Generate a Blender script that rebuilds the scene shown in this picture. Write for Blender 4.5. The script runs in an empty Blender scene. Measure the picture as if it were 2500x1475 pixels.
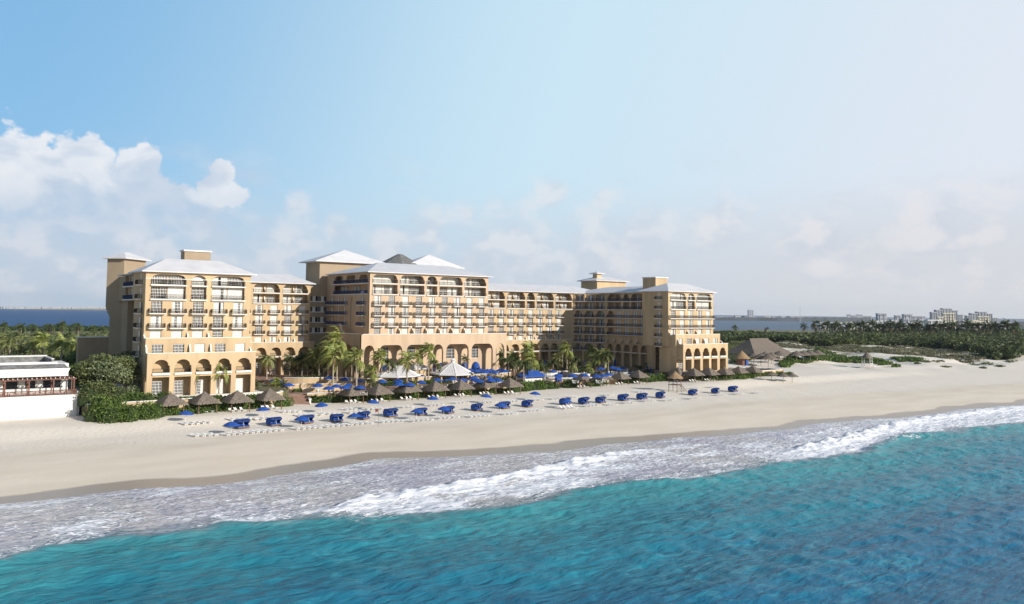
import bpy, bmesh, math, random
import numpy as np
from math import radians, sin, cos, pi, hypot
from mathutils import Vector, Matrix, geometry
random.seed(7); rng = np.random.default_rng(7)
S = bpy.context.scene
COL = S.collection
V = Vector

# ------------------------------------------------------------------ camera
FPX, CX, CY, PITCH, ROLL, H = 2000., 1250., 640., radians(3.5), 0.012, 24.7
TH = radians(53.5)
F0 = V((cos(TH), sin(TH), 0)); R0 = V((sin(TH), -cos(TH), 0))
FW = F0 * cos(PITCH) + V((0, 0, sin(PITCH))); U0 = -F0 * sin(PITCH) + V((0, 0, cos(PITCH)))
RV = R0 * cos(ROLL) + U0 * sin(ROLL); UV = U0 * cos(ROLL) - R0 * sin(ROLL)
cam = bpy.data.cameras.new('camera'); co = bpy.data.objects.new('camera', cam); COL.objects.link(co)
m = Matrix((RV, UV, -FW)).transposed().to_4x4(); m.translation = V((0, 0, H)); co.matrix_world = m
cam.sensor_width = 36; cam.lens = 36 * FPX / 2500; cam.shift_y = -(737.5 - CY) / 2500
cam.clip_start = 1; cam.clip_end = 60000; S.camera = co

def ray(x, y): return FW + RV * ((x - CX) / FPX) - UV * ((y - CY) / FPX)
def gz(x, y, z):                       # survey helper: where the sight line meets level z
    d = ray(x, y); t = (z - H) / d.z; return V((d.x * t, d.y * t, z))
def gy(x, y, Y): d = ray(x, y); t = Y / d.y; return V((d.x * t, Y, H + d.z * t))

# ------------------------------------------------------------------ helpers
def tag(o, label=None, cat=None, group=None, kind=None):
    if label: o['label'] = label
    if cat: o['category'] = cat
    if group: o['group'] = group
    if kind: o['kind'] = kind
    return o
def empty(name, loc, rz=0, label=None, cat=None, group=None):
    o = bpy.data.objects.new(name, None); COL.objects.link(o); o.location = loc; o.rotation_euler.z = rz
    o.empty_display_size = .5
    return tag(o, label, cat, group)
class MB:
    def __init__(s): s.v = []; s.f = []; s.m = []
    def add(s, vs, fs, mi=0, M=None):
        b = len(s.v)
        s.v += [tuple(M @ V(v)) if M else tuple(v) for v in vs]
        for f in fs: s.f.append([i + b for i in f]); s.m.append(mi)
        return s
    def box(s, x0, x1, y0, y1, z0, z1, mi=0, M=None):
        return s.add([(x0,y0,z0),(x1,y0,z0),(x1,y1,z0),(x0,y1,z0),(x0,y0,z1),(x1,y0,z1),(x1,y1,z1),(x0,y1,z1)],
              [(0,3,2,1),(4,5,6,7),(0,1,5,4),(1,2,6,5),(2,3,7,6),(3,0,4,7)], mi, M)
    def prism(s, pts, z0, z1, mi=0, M=None, top=None):   # pts ccw; vertical prism
        n = len(pts)
        vs = [(p[0], p[1], z0) for p in pts] + [(p[0], p[1], z1) for p in pts]
        s.add(vs, [(i, (i+1) % n, n+(i+1) % n, n+i) for i in range(n)], mi, M)
        s.add([v for v in vs[n:]], [tuple(range(n))], mi if top is None else top, M)
        return s.add([v for v in vs[:n]], [tuple(range(n))[::-1]], mi, M)
    def tube(s, p0, p1, r0, r1=None, n=6, mi=0):
        r1 = r0 if r1 is None else r1; p0 = V(p0); p1 = V(p1); d = (p1 - p0).normalized()
        a = d.orthogonal().normalized(); b = d.cross(a)
        vs = [tuple(p0 + (a*cos(2*pi*i/n) + b*sin(2*pi*i/n))*r0) for i in range(n)] + [tuple(p1 + (a*cos(2*pi*i/n) + b*sin(2*pi*i/n))*r1) for i in range(n)]
        return s.add(vs, [(i, (i+1) % n, n+(i+1) % n, n+i) for i in range(n)] + [tuple(range(n))[::-1], tuple(range(n, 2*n))], mi)
    def cone(s, c, r, z0, z1, n=8, mi=0, rt=0.02, rot=0, th=.08):
        a = [(c[0]+r*cos(rot+2*pi*i/n), c[1]+r*sin(rot+2*pi*i/n)) for i in range(n)]
        b = [(c[0]+rt*cos(rot+2*pi*i/n), c[1]+rt*sin(rot+2*pi*i/n)) for i in range(n)]
        vs = [(p[0],p[1],z0) for p in a] + [(p[0],p[1],z1) for p in b] + [(p[0],p[1],z0-th) for p in a] + [(p[0],p[1],z1-th*2) for p in b]
        fs = [(i,(i+1)%n,n+(i+1)%n,n+i) for i in range(n)] + [(2*n+i,3*n+i,3*n+(i+1)%n,2*n+(i+1)%n) for i in range(n)] + [(2*n+i,2*n+(i+1)%n,(i+1)%n,i) for i in range(n)] + [tuple(range(n,2*n))]
        return s.add(vs, fs, mi)
    def hip(s, x0, x1, y0, y1, z, rise, ra, rb, mi=0, th=.22, ax='x'):   # ridge from ra to rb along ax
        if ax == 'x': ym = (y0+y1)/2; R = [(ra,ym,z+rise),(rb,ym,z+rise)]; fs = [(0,1,5,4),(1,2,5),(2,3,4,5),(3,0,4)]
        else: xm = (x0+x1)/2; R = [(xm,ra,z+rise),(xm,rb,z+rise)]; fs = [(0,1,4),(1,2,5,4),(2,3,5),(3,0,4,5)]
        s.add([(x0,y0,z),(x1,y0,z),(x1,y1,z),(x0,y1,z)] + R, fs, mi)
        return s.box(x0, x1, y0, y1, z-th, z-.003, mi)
    def mesh(s, name, mats, off=(0,0,0), smooth=False):
        me = bpy.data.meshes.new(name); o = V(off)
        me.from_pydata([(v[0]-o.x, v[1]-o.y, v[2]-o.z) for v in s.v], [], s.f)
        for mt in mats: me.materials.append(mt)
        me.polygons.foreach_set('material_index', s.m)
        if smooth: me.polygons.foreach_set('use_smooth', [True]*len(s.f))
        me.update(); return me
    def build(s, name, mats, parent=None, off=(0,0,0), smooth=False, loc=None):
        if not isinstance(mats, (list, tuple)): mats = [mats]
        o = bpy.data.objects.new(name, s.mesh(name, mats, off, smooth)); COL.objects.link(o)
        if parent: o.parent = parent
        if loc is not None: o.location = loc
        return o
def inst(name, me, parent=None, loc=(0,0,0), rz=0, sc=None):
    o = bpy.data.objects.new(name, me); COL.objects.link(o); o.location = loc; o.rotation_euler.z = rz
    if parent: o.parent = parent
    if sc: o.scale = sc
    return o
def copy_tree(o, parent=None):
    c = o.copy(); COL.objects.link(c); c.parent = parent
    for ch in list(o.children): copy_tree(ch, c)
    return c
ORD = 'first second third fourth fifth sixth seventh eighth ninth tenth eleventh twelfth thirteenth fourteenth fifteenth sixteenth seventeenth eighteenth nineteenth twentieth'.split()
TENS = {2:'twenty',3:'thirty',4:'forty',5:'fifty',6:'sixty',7:'seventy',8:'eighty'}
def ordw(i):
    if i < 20: return ORD[i]
    n = i + 1
    return {20:'twentieth',30:'thirtieth',40:'fortieth',50:'fiftieth',60:'sixtieth',70:'seventieth',80:'eightieth'}[n] if n % 10 == 0 else TENS[n//10] + '-' + ORD[n % 10 - 1]

# ------------------------------------------------------------------ materials
def newmat(name):
    mt = bpy.data.materials.new(name); mt.use_nodes = True; nt = mt.node_tree
    return mt, nt, nt.nodes['Principled BSDF'], nt.nodes, nt.links
def mat(name, col, rough=.8, var=.12, scale=1., bump=0, bscale=8., metal=0, spec=.4, detail=4, coord='Object', stretch=None):
    mt, nt, bs, N, L = newmat(name)
    bs.inputs['Roughness'].default_value = rough; bs.inputs['Metallic'].default_value = metal; bs.inputs['Specular IOR Level'].default_value = spec
    tc = N.new('ShaderNodeNewGeometry') if coord == 'World' else N.new('ShaderNodeTexCoord')
    out = tc.outputs['Position'] if coord == 'World' else tc.outputs['Object']
    if stretch:
        mp = N.new('ShaderNodeMapping'); mp.inputs['Scale'].default_value = stretch; L.new(out, mp.inputs[0]); out = mp.outputs[0]
    nz = N.new('ShaderNodeTexNoise'); nz.inputs['Scale'].default_value = scale; nz.inputs['Detail'].default_value = detail; L.new(out, nz.inputs[0])
    mx = N.new('ShaderNodeMix'); mx.data_type = 'RGBA'
    mx.inputs['A'].default_value = [c*(1-var) for c in col] + [1]; mx.inputs['B'].default_value = [min(1, c*(1+var)) for c in col] + [1]
    rp = N.new('ShaderNodeMapRange'); rp.inputs[1].default_value = .3; rp.inputs[2].default_value = .7
    L.new(nz.outputs[0], rp.inputs[0]); L.new(rp.outputs[0], mx.inputs['Factor']); L.new(mx.outputs['Result'], bs.inputs['Base Color'])
    if bump:
        n2 = N.new('ShaderNodeTexNoise'); n2.inputs['Scale'].default_value = bscale; n2.inputs['Detail'].default_value = 5; L.new(out, n2.inputs[0])
        bp = N.new('ShaderNodeBump'); bp.inputs['Strength'].default_value = 1; bp.inputs['Distance'].default_value = bump
        L.new(n2.outputs[0], bp.inputs['Height']); L.new(bp.outputs[0], bs.inputs['Normal'])
    return mt
M = {}
M['stucco'] = mat('stucco', (.505,.375,.228), .9, .13, .5, .01, 6, stretch=(1,1,.15), detail=8)
M['stucco_pink'] = mat('stucco_pink', (.51,.38,.262), .9, .12, .5, .01, 6, stretch=(1,1,.15), detail=8)
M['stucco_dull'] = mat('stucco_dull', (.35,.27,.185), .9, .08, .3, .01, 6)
M['trim'] = mat('trim', (.72,.69,.64), .7, .05, 1)
M['frame'] = mat('frame', (.82,.81,.78), .5, .04, 2)
M['curtain'] = mat('curtain', (.62,.61,.57), .9, .16, 3, stretch=(6,6,.5))
M['glass'] = mat('glass', (.016,.018,.024), .15, .5, .6, spec=.35)
M['unlit_inside'] = mat('unlit_inside', (.02,.018,.016), .9, .2, 1)  # near-black colour standing in for the shade of unlit rooms and interiors
M['iron'] = mat('iron', (.035,.026,.022), .6, .2, 2)
M['navy'] = mat('navy', (.03,.045,.12), .7, .2, 2)
M['roof'] = mat('roof', (.62,.61,.62), .6, .07, .35, detail=7)
M['glassroof'] = mat('glassroof', (.17,.17,.165), .75, .35, 1.5, spec=.2)
M['whitewall'] = mat('whitewall', (.74,.72,.69), .85, .03, .4, .01, 5)
M['thatch'] = mat('thatch', (.165,.135,.11), 1, .3, 2.5, .05, 12, stretch=(1,1,.35))
M['thatch_gold'] = mat('thatch_gold', (.30,.20,.11), 1, .3, 2.5, .05, 12)
M['wood'] = mat('wood', (.16,.10,.065), .8, .3, 3)
M['redwood'] = mat('redwood', (.15,.07,.05), .7, .3, 3)
M['blue'] = mat('blue', (.014,.068,.30), .75, .15, 2)
M['blue_shaded'] = mat('blue_shaded', (.007,.03,.14), .8, .2, 2)  # darker copy of the blue: weaker sun on the hood tops put into the colour
M['white'] = mat('white_plastic', (.84,.83,.81), .5, .04, 2)
M['tile'] = mat('tile', (.30,.20,.155), .8, .25, .8, detail=6, coord='World')
M['brick'] = mat('brick_step', (.27,.165,.125), .85, .22, 1.4, coord='World')
M['trunk'] = mat('palm_trunk', (.33,.28,.22), .9, .25, 2, stretch=(1,1,5))
M['bark'] = mat('bark', (.14,.11,.08), .9, .3, 2)
def leafmat(name, a, b, c=None, scale=.6, trans=.25, coord='World'):
    mt, nt, bs, N, L = newmat(name)
    g = N.new('ShaderNodeNewGeometry'); nz = N.new('ShaderNodeTexNoise'); nz.inputs['Scale'].default_value = scale; nz.inputs['Detail'].default_value = 3
    if coord == 'World': L.new(g.outputs['Position'], nz.inputs[0])
    else:
        tc = N.new('ShaderNodeTexCoord'); L.new(tc.outputs['Object'], nz.inputs[0])
    ad = N.new('ShaderNodeMath'); ad.operation = 'MULTIPLY_ADD'; ad.inputs[1].default_value = .45
    L.new(g.outputs['Random Per Island'], ad.inputs[0]); L.new(nz.outputs[0], ad.inputs[2])
    cr = N.new('ShaderNodeValToRGB'); e = cr.color_ramp.elements
    e[0].position = .42; e[0].color = (*a, 1); e[1].position = .95; e[1].color = (*b, 1)
    if c: k = e.new(.80); k.color = (*c, 1)
    L.new(ad.outputs[0], cr.inputs[0]); L.new(cr.outputs[0], bs.inputs['Base Color'])
    bs.inputs['Roughness'].default_value = .55; bs.inputs['Specular IOR Level'].default_value = .3
    tl = N.new('ShaderNodeBsdfTranslucent'); L.new(cr.outputs[0], tl.inputs[0])
    ms = N.new('ShaderNodeMixShader'); ms.inputs[0].default_value = trans
    L.new(bs.outputs[0], ms.inputs[1]); L.new(tl.outputs[0], ms.inputs[2]); L.new(ms.outputs[0], N['Material Output'].inputs[0])
    return mt
M['hedge'] = leafmat('hedge_leaf', (.05,.095,.018), (.16,.23,.05))
M['scrub'] = leafmat('scrub_leaf', (.07,.10,.03), (.20,.22,.09))
M['greyleaf'] = leafmat('grey_leaf', (.13,.17,.08), (.27,.30,.16))
M['dune'] = leafmat('dune_leaf', (.11,.115,.055), (.27,.25,.145), scale=.12)
M['woodleaf'] = leafmat('wood_leaf', (.03,.05,.018), (.14,.165,.055), scale=.045)
M['darkleaf'] = leafmat('dark_leaf', (.015,.035,.014), (.06,.09,.03))
M['palm'] = leafmat('palm_leaf', (.11,.15,.035), (.40,.42,.12), scale=.5)
M['palm_pale'] = leafmat('palm_leaf_pale', (.10,.13,.04), (.33,.34,.13), scale=.5)
M['palm_dark'] = leafmat('palm_leaf_dark', (.03,.05,.02), (.12,.15,.05), scale=.5)
M['dry'] = leafmat('dry_leaf', (.14,.09,.04), (.30,.22,.11))

# ------------------------------------------------------------------ hotel
HL = V((132.5, 210, 6))
hotel = empty('hotel_building', HL, 0, 'large sandy yellow beachfront hotel of seven storeys with white roofs and arched arcades', 'hotel')
class Fr:                       # facade frame: s along the wall, z up, d into the building
    def __init__(s, ox, oy, ang): s.o = V((ox, oy, 0)); s.a = ang; s.u = V((cos(ang), sin(ang), 0)); s.n = V((sin(ang), -cos(ang), 0))
    def p(s, a, z, d=0): return s.o + s.u*a - s.n*d + V((0, 0, z))
    def box(s, mb, a0, a1, d0, d1, z0, z1, mi=0):
        q = [s.p(a0,0,d0), s.p(a1,0,d0), s.p(a1,0,d1), s.p(a0,0,d1)]
        mb.prism([(v.x, v.y) for v in q], z0, z1, mi)
def rect(x0, x1, z0, z1): return [(x0,z0),(x1,z0),(x1,z1),(x0,z1)]
def arch(x0, x1, z0, zs, zt, st=.22, rx=None):
    w = x1-x0; rx = min(rx or (zt-zs)*1.25, w/2-st-.01); pts = [(x0,z0),(x1,z0),(x1,zs),(x1-st,zs),]
    n = 6
    for i in range(0, n+1):
        t = pi/2*i/n; pts.append((x1-st-rx+rx*cos(t), zs+.18+(zt-zs-.18)*sin(t)))
    for i in range(0, n+1):
        t = pi/2*(1-i/n); pts.append((x0+st+rx-rx*cos(t), zs+.18+(zt-zs-.18)*sin(t)))
    pts += [(x0+st, zs), (x0, zs)]
    out = []
    for q in pts:
        if not out or hypot(q[0]-out[-1][0], q[1]-out[-1][1]) > 1e-3: out.append(q)
    return out
def inside(p, poly):
    c = False; x, y = p; n = len(poly)
    for i in range(n):
        x1, y1 = poly[i]; x2, y2 = poly[(i+1) % n]
        if (y1 > y) != (y2 > y) and x < (x2-x1)*(y-y1)/(y2-y1)+x1: c = not c
    return c
def skin(mb, fr, outer, holes, d0, d1, mi=0):
    loops = [outer] + holes; pts = []; edges = []
    for lp in loops:
        b = len(pts); pts += [V(p) for p in lp]; edges += [(b+i, b+(i+1) % len(lp)) for i in range(len(lp))]
    vs, es, fs, *_ = geometry.delaunay_2d_cdt(pts, edges, [], 0, 1e-5)
    keep = []
    for f in fs:
        c = sum((vs[i] for i in f), V((0,0)))/len(f)
        if inside(c, outer) and not any(inside(c, h) for h in holes): keep.append(tuple(f))
    front = [tuple(fr.p(v.x, v.y, d0)) for v in vs]; back = [tuple(fr.p(v.x, v.y, d1)) for v in vs]
    mb.add(front, keep, mi); mb.add(back, [f[::-1] for f in keep], mi)
    for k, lp in enumerate(loops):
        n = len(lp); A = [tuple(fr.p(p[0], p[1], d0)) for p in lp] + [tuple(fr.p(p[0], p[1], d1)) for p in lp]
        mb.add(A, [(i, (i+1) % n, n+(i+1) % n, n+i) if k == 0 else (i, n+i, n+(i+1) % n, (i+1) % n) for i in range(n)], mi)
CACHE = {}
def win_mesh(w, h, leaves, rows, style):    # local: x across centred, y=0 front, z up from 0. style string per leaf g/c/o
    key = ('win', round(w,2), round(h,2), leaves, rows, style)
    if key in CACHE: return CACHE[key]
    b = MB(); fw = .07
    b.box(-w/2, w/2, 0, .12, h-fw, h); b.box(-w/2, w/2, 0, .12, 0, fw)
    lw = w/leaves
    for i in range(leaves+1): x = -w/2+i*lw; b.box(max(-w/2, x-fw/2), min(w/2, x+fw/2), .002, .118, fw, h-fw)
    for i in range(leaves):
        x0 = -w/2+i*lw; s = style[i % len(style)]
        mi = {'g':1,'c':2,'o':3}[s]
        b.box(x0+fw/2, x0+lw-fw/2, .08, .10, fw, h-fw, mi)
        if s != 'o':
            for r in range(1, rows): z = h*r/rows; b.box(x0+fw/2, x0+lw-fw/2, .03, .079, z-.025, z+.025)
            b.box(x0+lw/2-.025, x0+lw/2+.025, .028, .078, fw, h-fw)
    CACHE[key] = b.mesh('window', [M['frame'], M['glass'], M['curtain'], M['unlit_inside']]); return CACHE[key]
def rail_mesh(w, dep, slab=True, hgt=1.0, mt='iron', belly=.12):     # front at y=-dep, wall at y=0
    key = ('rail', round(w,2), dep, slab, hgt, mt, belly)
    if key in CACHE: return CACHE[key]
    b = MB()
    if slab:
        b.box(-w/2-.06, w/2+.06, -dep-.06, 0, -.16, 0, 1); b.box(-w/2+.25, w/2-.25, -dep+.25, 0, -.30, -.162, 1)
    def run(p, q, nrm):
        L_ = (q-p).length; n = max(2, int(L_/.17)); d = (q-p)/L_
        b.tube(p+V((0,0,hgt)), q+V((0,0,hgt)), .035, n=4); b.tube(p+V((0,0,.08)), q+V((0,0,.08)), .03, n=4); b.tube(p+V((0,0,hgt-.14)), q+V((0,0,hgt-.14)), .018, n=4)
        for i in range(n+1):
            c = p+d*L_*i/n
            b.tube(c+V((0,0,.08)), c+nrm*belly+V((0,0,.36)), .034, n=3); b.tube(c+nrm*belly+V((0,0,.36)), c+V((0,0,hgt)), .034, n=3)
    A = V((-w/2, -dep+belly, 0)); B = V((w/2, -dep+belly, 0))
    run(A, B, V((0,-1,0)))
    if dep > .4: run(V((-w/2,0,0)), A, V((-1,0,0))*.5); run(B, V((w/2,0,0)), V((1,0,0))*.5)
    CACHE[key] = b.mesh('balcony', [M[mt], M['trim']]); return CACHE[key]
def put(wing, name, me, fr, a, z, d=0):
    o = inst(name, me, wing, fr.p(a, z, d) - HL, fr.a); return o
CURB = .0
STY = ['g','gg','cg','gc','cggc','ggcc','c','cgc','gcg','cc','gog','coc']
def style(n, cur=.5):
    if random.random() < .07: s = ['c']*n; s[n//2] = 'o'; return ''.join(s)
    r = random.random()
    if r < .36-.25*cur: return 'g'*n
    if r < .36+cur*.3: return 'c'*n
    s = ['g' if random.random() > cur else 'c' for _ in range(n)]
    if n >= 4: s[0] = s[-1] = 'c'
    return ''.join(s)
def doors(wing, fr, cs, z, w, h, d=.2, cur=.5, leaves=4, rows=4):
    for c in cs: put(wing, 'window', win_mesh(w, h, leaves, rows, style(leaves, cur)), fr, c, z, d)
def balconies(wing, fr, cs, z, w=3.3, dep=1.1, **k):
    me = rail_mesh(w, dep, **k)
    for c in cs: put(wing, 'balcony', me, fr, c, z, 0)
def fin(mb, fr, a, d0, d1, z0, h, t=.3, mi=0, cap=1):    # stepped and curved terrace divider; tall at the wall d1, low at d0
    L_ = d1-d0; prof = [(0, .05), (.22, .12), (.30, .30), (.55, .42), (.64, .80), (.78, .84), (.82, 1.), (1., 1.)]
    q = [(d0+L_*x, z0+h*y) for x, y in prof]
    poly = [(d0, z0)] + q + [(d1, z0)]
    A = [tuple(fr.p(a-t/2, z, d)) for d, z in poly]; B = [tuple(fr.p(a+t/2, z, d)) for d, z in poly]; n = len(poly)
    mb.add(A+B, [tuple(range(n)), tuple(range(n, 2*n))[::-1]], mi)
    mb.add(A+B, [(i, n+i, n+i+1, i+1) for i in range(1, n-2)], cap)
    mb.add(A+B, [(0, n, n+1, 1), (n-2, 2*n-2, 2*n-1, n-1)], mi)
def cap(mb, fr, a0, a1, d0, d1, z, t=.14, o=.06, mi=1): fr.box(mb, a0-o, a1+o, d0-o, d1+o, z, z+t, mi)
SM = [M['stucco'], M['trim'], M['unlit_inside']]
def loggia(mb, wing, fr, bays, zl, zh, dep, rw=None, cur=.5, slabout=.35, rows=4, fins=None, piers=True, mt='iron', leaf=.62, full=False):
    """back wall doors, slab, side piers and front rail for one loggia storey"""
    for (a0, a1) in bays:
        fr.box(mb, a0-.4, a1+.4, .402, dep-.002, zl-.30, zl, 0)
        fr.box(mb, a0-.12, a1+.12, -slabout, .399, zl-.26, zl-.02, 1)
        w = a1-a0
        if full: segs = [((a0+a1)/2, w-.3)] if w < 5 else [(a0+w*.25+.02, w/2-.25), (a1-w*.25-.02, w/2-.25)]
        else: segs = [((a0+a1)/2, min(2.2, w-.8))] if w < 5 else [(a0+w*.25, 2.3), (a1-w*.25, 2.3)]
        for c, ww in segs:
            n = max(2, int(round(ww/leaf))); put(wing, 'window', win_mesh(ww, zh-zl-.25, n, rows, style(n, cur)), fr, c, zl, dep-.12)
        put(wing, 'balcony', rail_mesh(w+.1, .14 if slabout < .2 else .3, slab=False, belly=.05, mt=mt), fr, (a0+a1)/2, zl, 0)
        if w > 5 and not full and dep > 1.5: fin(mb, fr, (a0+a1)/2, .5, dep, zl, 1.9, mi=0)
# ---- left pavilion
LV = [6, 11.1, 14.3, 17.4, 20.4, 23.55, 26.65, 29.75, 32.4]
def pavilion(x0, x1, y0, lab, bays8, dcs, p2y, p3y, p3x, arches, left_bal, zs=0, wavy=False):
    L = [v+zs*(i > 0) for i, v in enumerate(LV)]; top = L[8]
    mb = MB(); fr = Fr(0, y0, 0)
    w = bpy.data.objects.new('wing', None)
    holes = [arch(a, b, L[7]-.02, L[7]+1.25, L[8]-.45, rx=1.6) for a, b in bays8] + [rect(a, b, L[6]+.02, L[7]-.4) for a, b in bays8]
    for k in (5, 4, 3): holes += [rect(c-1.12, c+1.12, L[k]+.02, L[k]+2.6) for c in dcs]
    skin(mb, fr, rect(x0, x1, L[2], top), holes, 0, .35)
    fr.box(mb, x0+.36, x1-.01, .352, 12, L[2], L[6]-.3); fr.box(mb, x0+.02, x1-.01, 1.0, 12, L[6]-.3, top)
    for a in (x0+.01, x1-.35): fr.box(mb, a, a+.34, .351, .999, L[6]-.29, top-.01)
    prev = bays8[0][1]
    for a, b in bays8[1:]: fr.box(mb, (prev+a)/2-.3, (prev+a)/2+.3, .351, 1.0, L[6]-.2, top-.02); prev = b
    fr.box(mb, x0-.05, x1+.05, -.06, -.002, L[7]+1.22, L[7]+1.34, 1)
    # P2 terrace storey
    f2 = Fr(0, p2y, 0); sh = (p3x[0]-x0)*.45
    skin(mb, f2, rect(x0+sh, x1+sh-.3, L[1], L[3]+.85), [rect(c+sh*.6-1.12, c+sh*.6+1.12, L[2]+.02, L[2]+2.7) for c in dcs], 0, .3)
    f2.box(mb, x0+sh+.01, x1+sh-.31, .301, y0-p2y-.002, L[1], L[3]-.05)
    f2.box(mb, x0+sh+.01, x0+sh+.3, .301, y0-p2y+.5, L[3]-.04, L[3]+.85)
    cap(mb, f2, x0+sh, x1+sh-.3, 0, .3, L[3]+.85)
    # P3 arcade storey
    f3 = Fr(0, p3y, 0); a0, a1 = p3x
    skin(mb, f3, rect(a0, a1, 5.5, L[2]+.85), [arch(a, b, L[1]+.02, L[1]+1.5, L[1]+2.75, st=.3) for a, b in arches] + [rect(a, b, 6.0, L[1]-.9) for a, b in arches], 0, .45)
    dd = p2y-p3y+.3
    f3.box(mb, a0+.01, a1-.01, .451, dd, L[1]-.88, L[1]); f3.box(mb, a0+.01, a1-.01, .451, p2y-p3y-.002, L[2]-.1, L[2]); 
    f3.box(mb, a0+.02, a1-.02, dd+.002, y0-p3y+5, 5.5, L[2]-.11)
    f3.box(mb, a0+.01, a0+.3, .451, dd+.4, L[1]+.001, L[2]+.85); f3.box(mb, a1-.3, a1-.01, .451, dd+.4, 5.5, L[2]-.12)
    for a, b in arches: f3.box(mb, a-.05, b+.05, -.35, -.002, L[1]-.45, L[1]-.02, 1)
    for (p, q) in zip(arches[:-1], arches[1:]): f3.box(mb, (p[1]+q[0])/2-.25, (p[1]+q[0])/2+.25, .452, dd, 5.5, L[2]-.12)
    cap(mb, f3, a0, a1, 0, .3, L[2]+.85)
    f3.box(mb, a0-.05, a1+.05, -.07, -.003, L[1]+1.42, L[1]+1.54, 1) if False else None
    for i in (1, 2): fin(mb, fr, (dcs[i]+dcs[i+1])/2, -(y0-p2y)+.3, 0, L[3], 1.9); fin(mb, f2, (dcs[i]+dcs[i+1])/2+sh, -(p2y-p3y)+.3, 0, L[2], 2.6)
    fin(mb, f2, a1-.6, -(p2y-p3y)+.3, .3, L[2], 1.8)
    fin(mb, f2, a0+.15, -(p2y-p3y)+.3, .3, L[2], 2.6); fin(mb, fr, x0+sh*.5+.1, -(y0-p2y)+.3, .3, L[3], 1.6)
    # side balconies wall
    o = mb.build('wing', SM, hotel, HL); tag(o, lab)
    loggia(MB(), o, fr, bays8, L[7], L[8]-.35, .95, full=True, cur=.7)
    mb2 = MB(); loggia(mb2, o, fr, bays8, L[7], L[8]-.35, 1.0, full=True) if False else None
    for (a, b) in bays8:
        for zl, zh in ((L[7], L[8]-.3), (L[6], L[7]-.35)):
            fr.box(mb2, a-.12, b+.12, -.5, .35, zl-.27, zl-.02, 0); fr.box(mb2, a-.3, b+.3, .352, .99, zl-.27, zl-.03, 0)
    mb2.build('ledge', M['trim'], o, HL)
    loggia(MB(), o, fr, bays8, L[6], L[7]-.15, .95, full=True, cur=.7)
    for k in (5, 4):
        doors(o, fr, dcs, L[k]+.03, 2.2, 2.55)
        if wavy: balconies(o, fr, [(x0+x1)/2], L[k], w=x1-x0-.6, dep=.9)
        else: balconies(o, fr, dcs, L[k])
    doors(o, fr, dcs, L[3]+.03, 2.2, 2.55, cur=.9); doors(o, f2, [c+sh*.6 for c in dcs], L[2]+.03, 2.2, 2.6, cur=.8)
    for i, (a, b) in enumerate(arches):
        put(o, 'window', win_mesh(2.5, 2.8, 4, 5, style(4, .7)), f3, (a+b)/2-.25, L[1], dd-.12)
        put(o, 'balcony', rail_mesh(b-a, .14, slab=False, belly=.04, hgt=.9), f3, (a+b)/2, L[1], .05)
        put(o, 'window', win_mesh(2.2, 3.1, 4, 5, ['g','g','cggc','c','c'][i]), f3, (a+b)/2-.35, 6.05, dd-.10)
    fs = Fr(x0, 0, -pi/2)
    for k in range(2, 8):
        put(o, 'window', win_mesh(1.1, 2.3, 2, 4, 'gc'), fs, -left_bal, L[k], .0-.12+.1)
        put(o, 'balcony', rail_mesh(2.8, .9, belly=.08), fs, -left_bal, L[k], 0)
    return o, fr
lw, lwf = pavilion(41.2, 63.8, 187, 'front wing of the hotel nearest the white restaurant', [(42.3,49.5),(50.7,53.9),(55.1,62.4)], [43.6,47.9,52.3,56.7,61.1], 184.8, 182.5, (41.1,63.9),
    [(42.2,45.6),(46.6,50.0),(51.0,54.2),(55.3,58.5),(59.6,62.9)], 191.5)
rw, rwf = pavilion(202.8, 225.3, 187, 'front wing of the hotel nearest the dunes', [(203.8,211.4),(212.3,215.8),(216.7,224.3)], [205.2,209.6,213.9,218.4,222.8], 184.2, 181.5, (203.9,226.3),
    [(204.9,207.9),(209.1,212.2),(213.5,216.6),(217.7,220.8),(222.1,225.2)], 191.2, zs=-.25, wavy=True)
def part(parent, name, mt, fn, label=None):
    b = MB(); fn(b); o = b.build(name, mt, parent, HL)
    if label: o['label'] = label
    return o
part(lw, 'roof', M['roof'], lambda b: (b.hip(40.2, 64.8, 186, 200, 32.4+.22, 3.1, 46.5, 58.5),))
part(rw, 'roof', M['roof'], lambda b: (b.hip(201.8, 226.3, 186, 201, 32.15+.22, 2.9, 209.3, 219.5),))
def box_cap(b, x0, x1, y0, y1, z0, z1): b.box(x0, x1, y0, y1, z0, z1); b.box(x0-.25, x1+.25, y0-.25, y1+.25, z1, z1+.35, 1)
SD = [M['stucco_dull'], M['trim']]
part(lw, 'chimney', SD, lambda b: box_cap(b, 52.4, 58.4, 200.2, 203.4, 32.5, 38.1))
part(rw, 'chimney', [M['stucco'], M['trim']], lambda b: box_cap(b, 210.8, 216.8, 200.3, 206.5, 32.4, 37.3))
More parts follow.
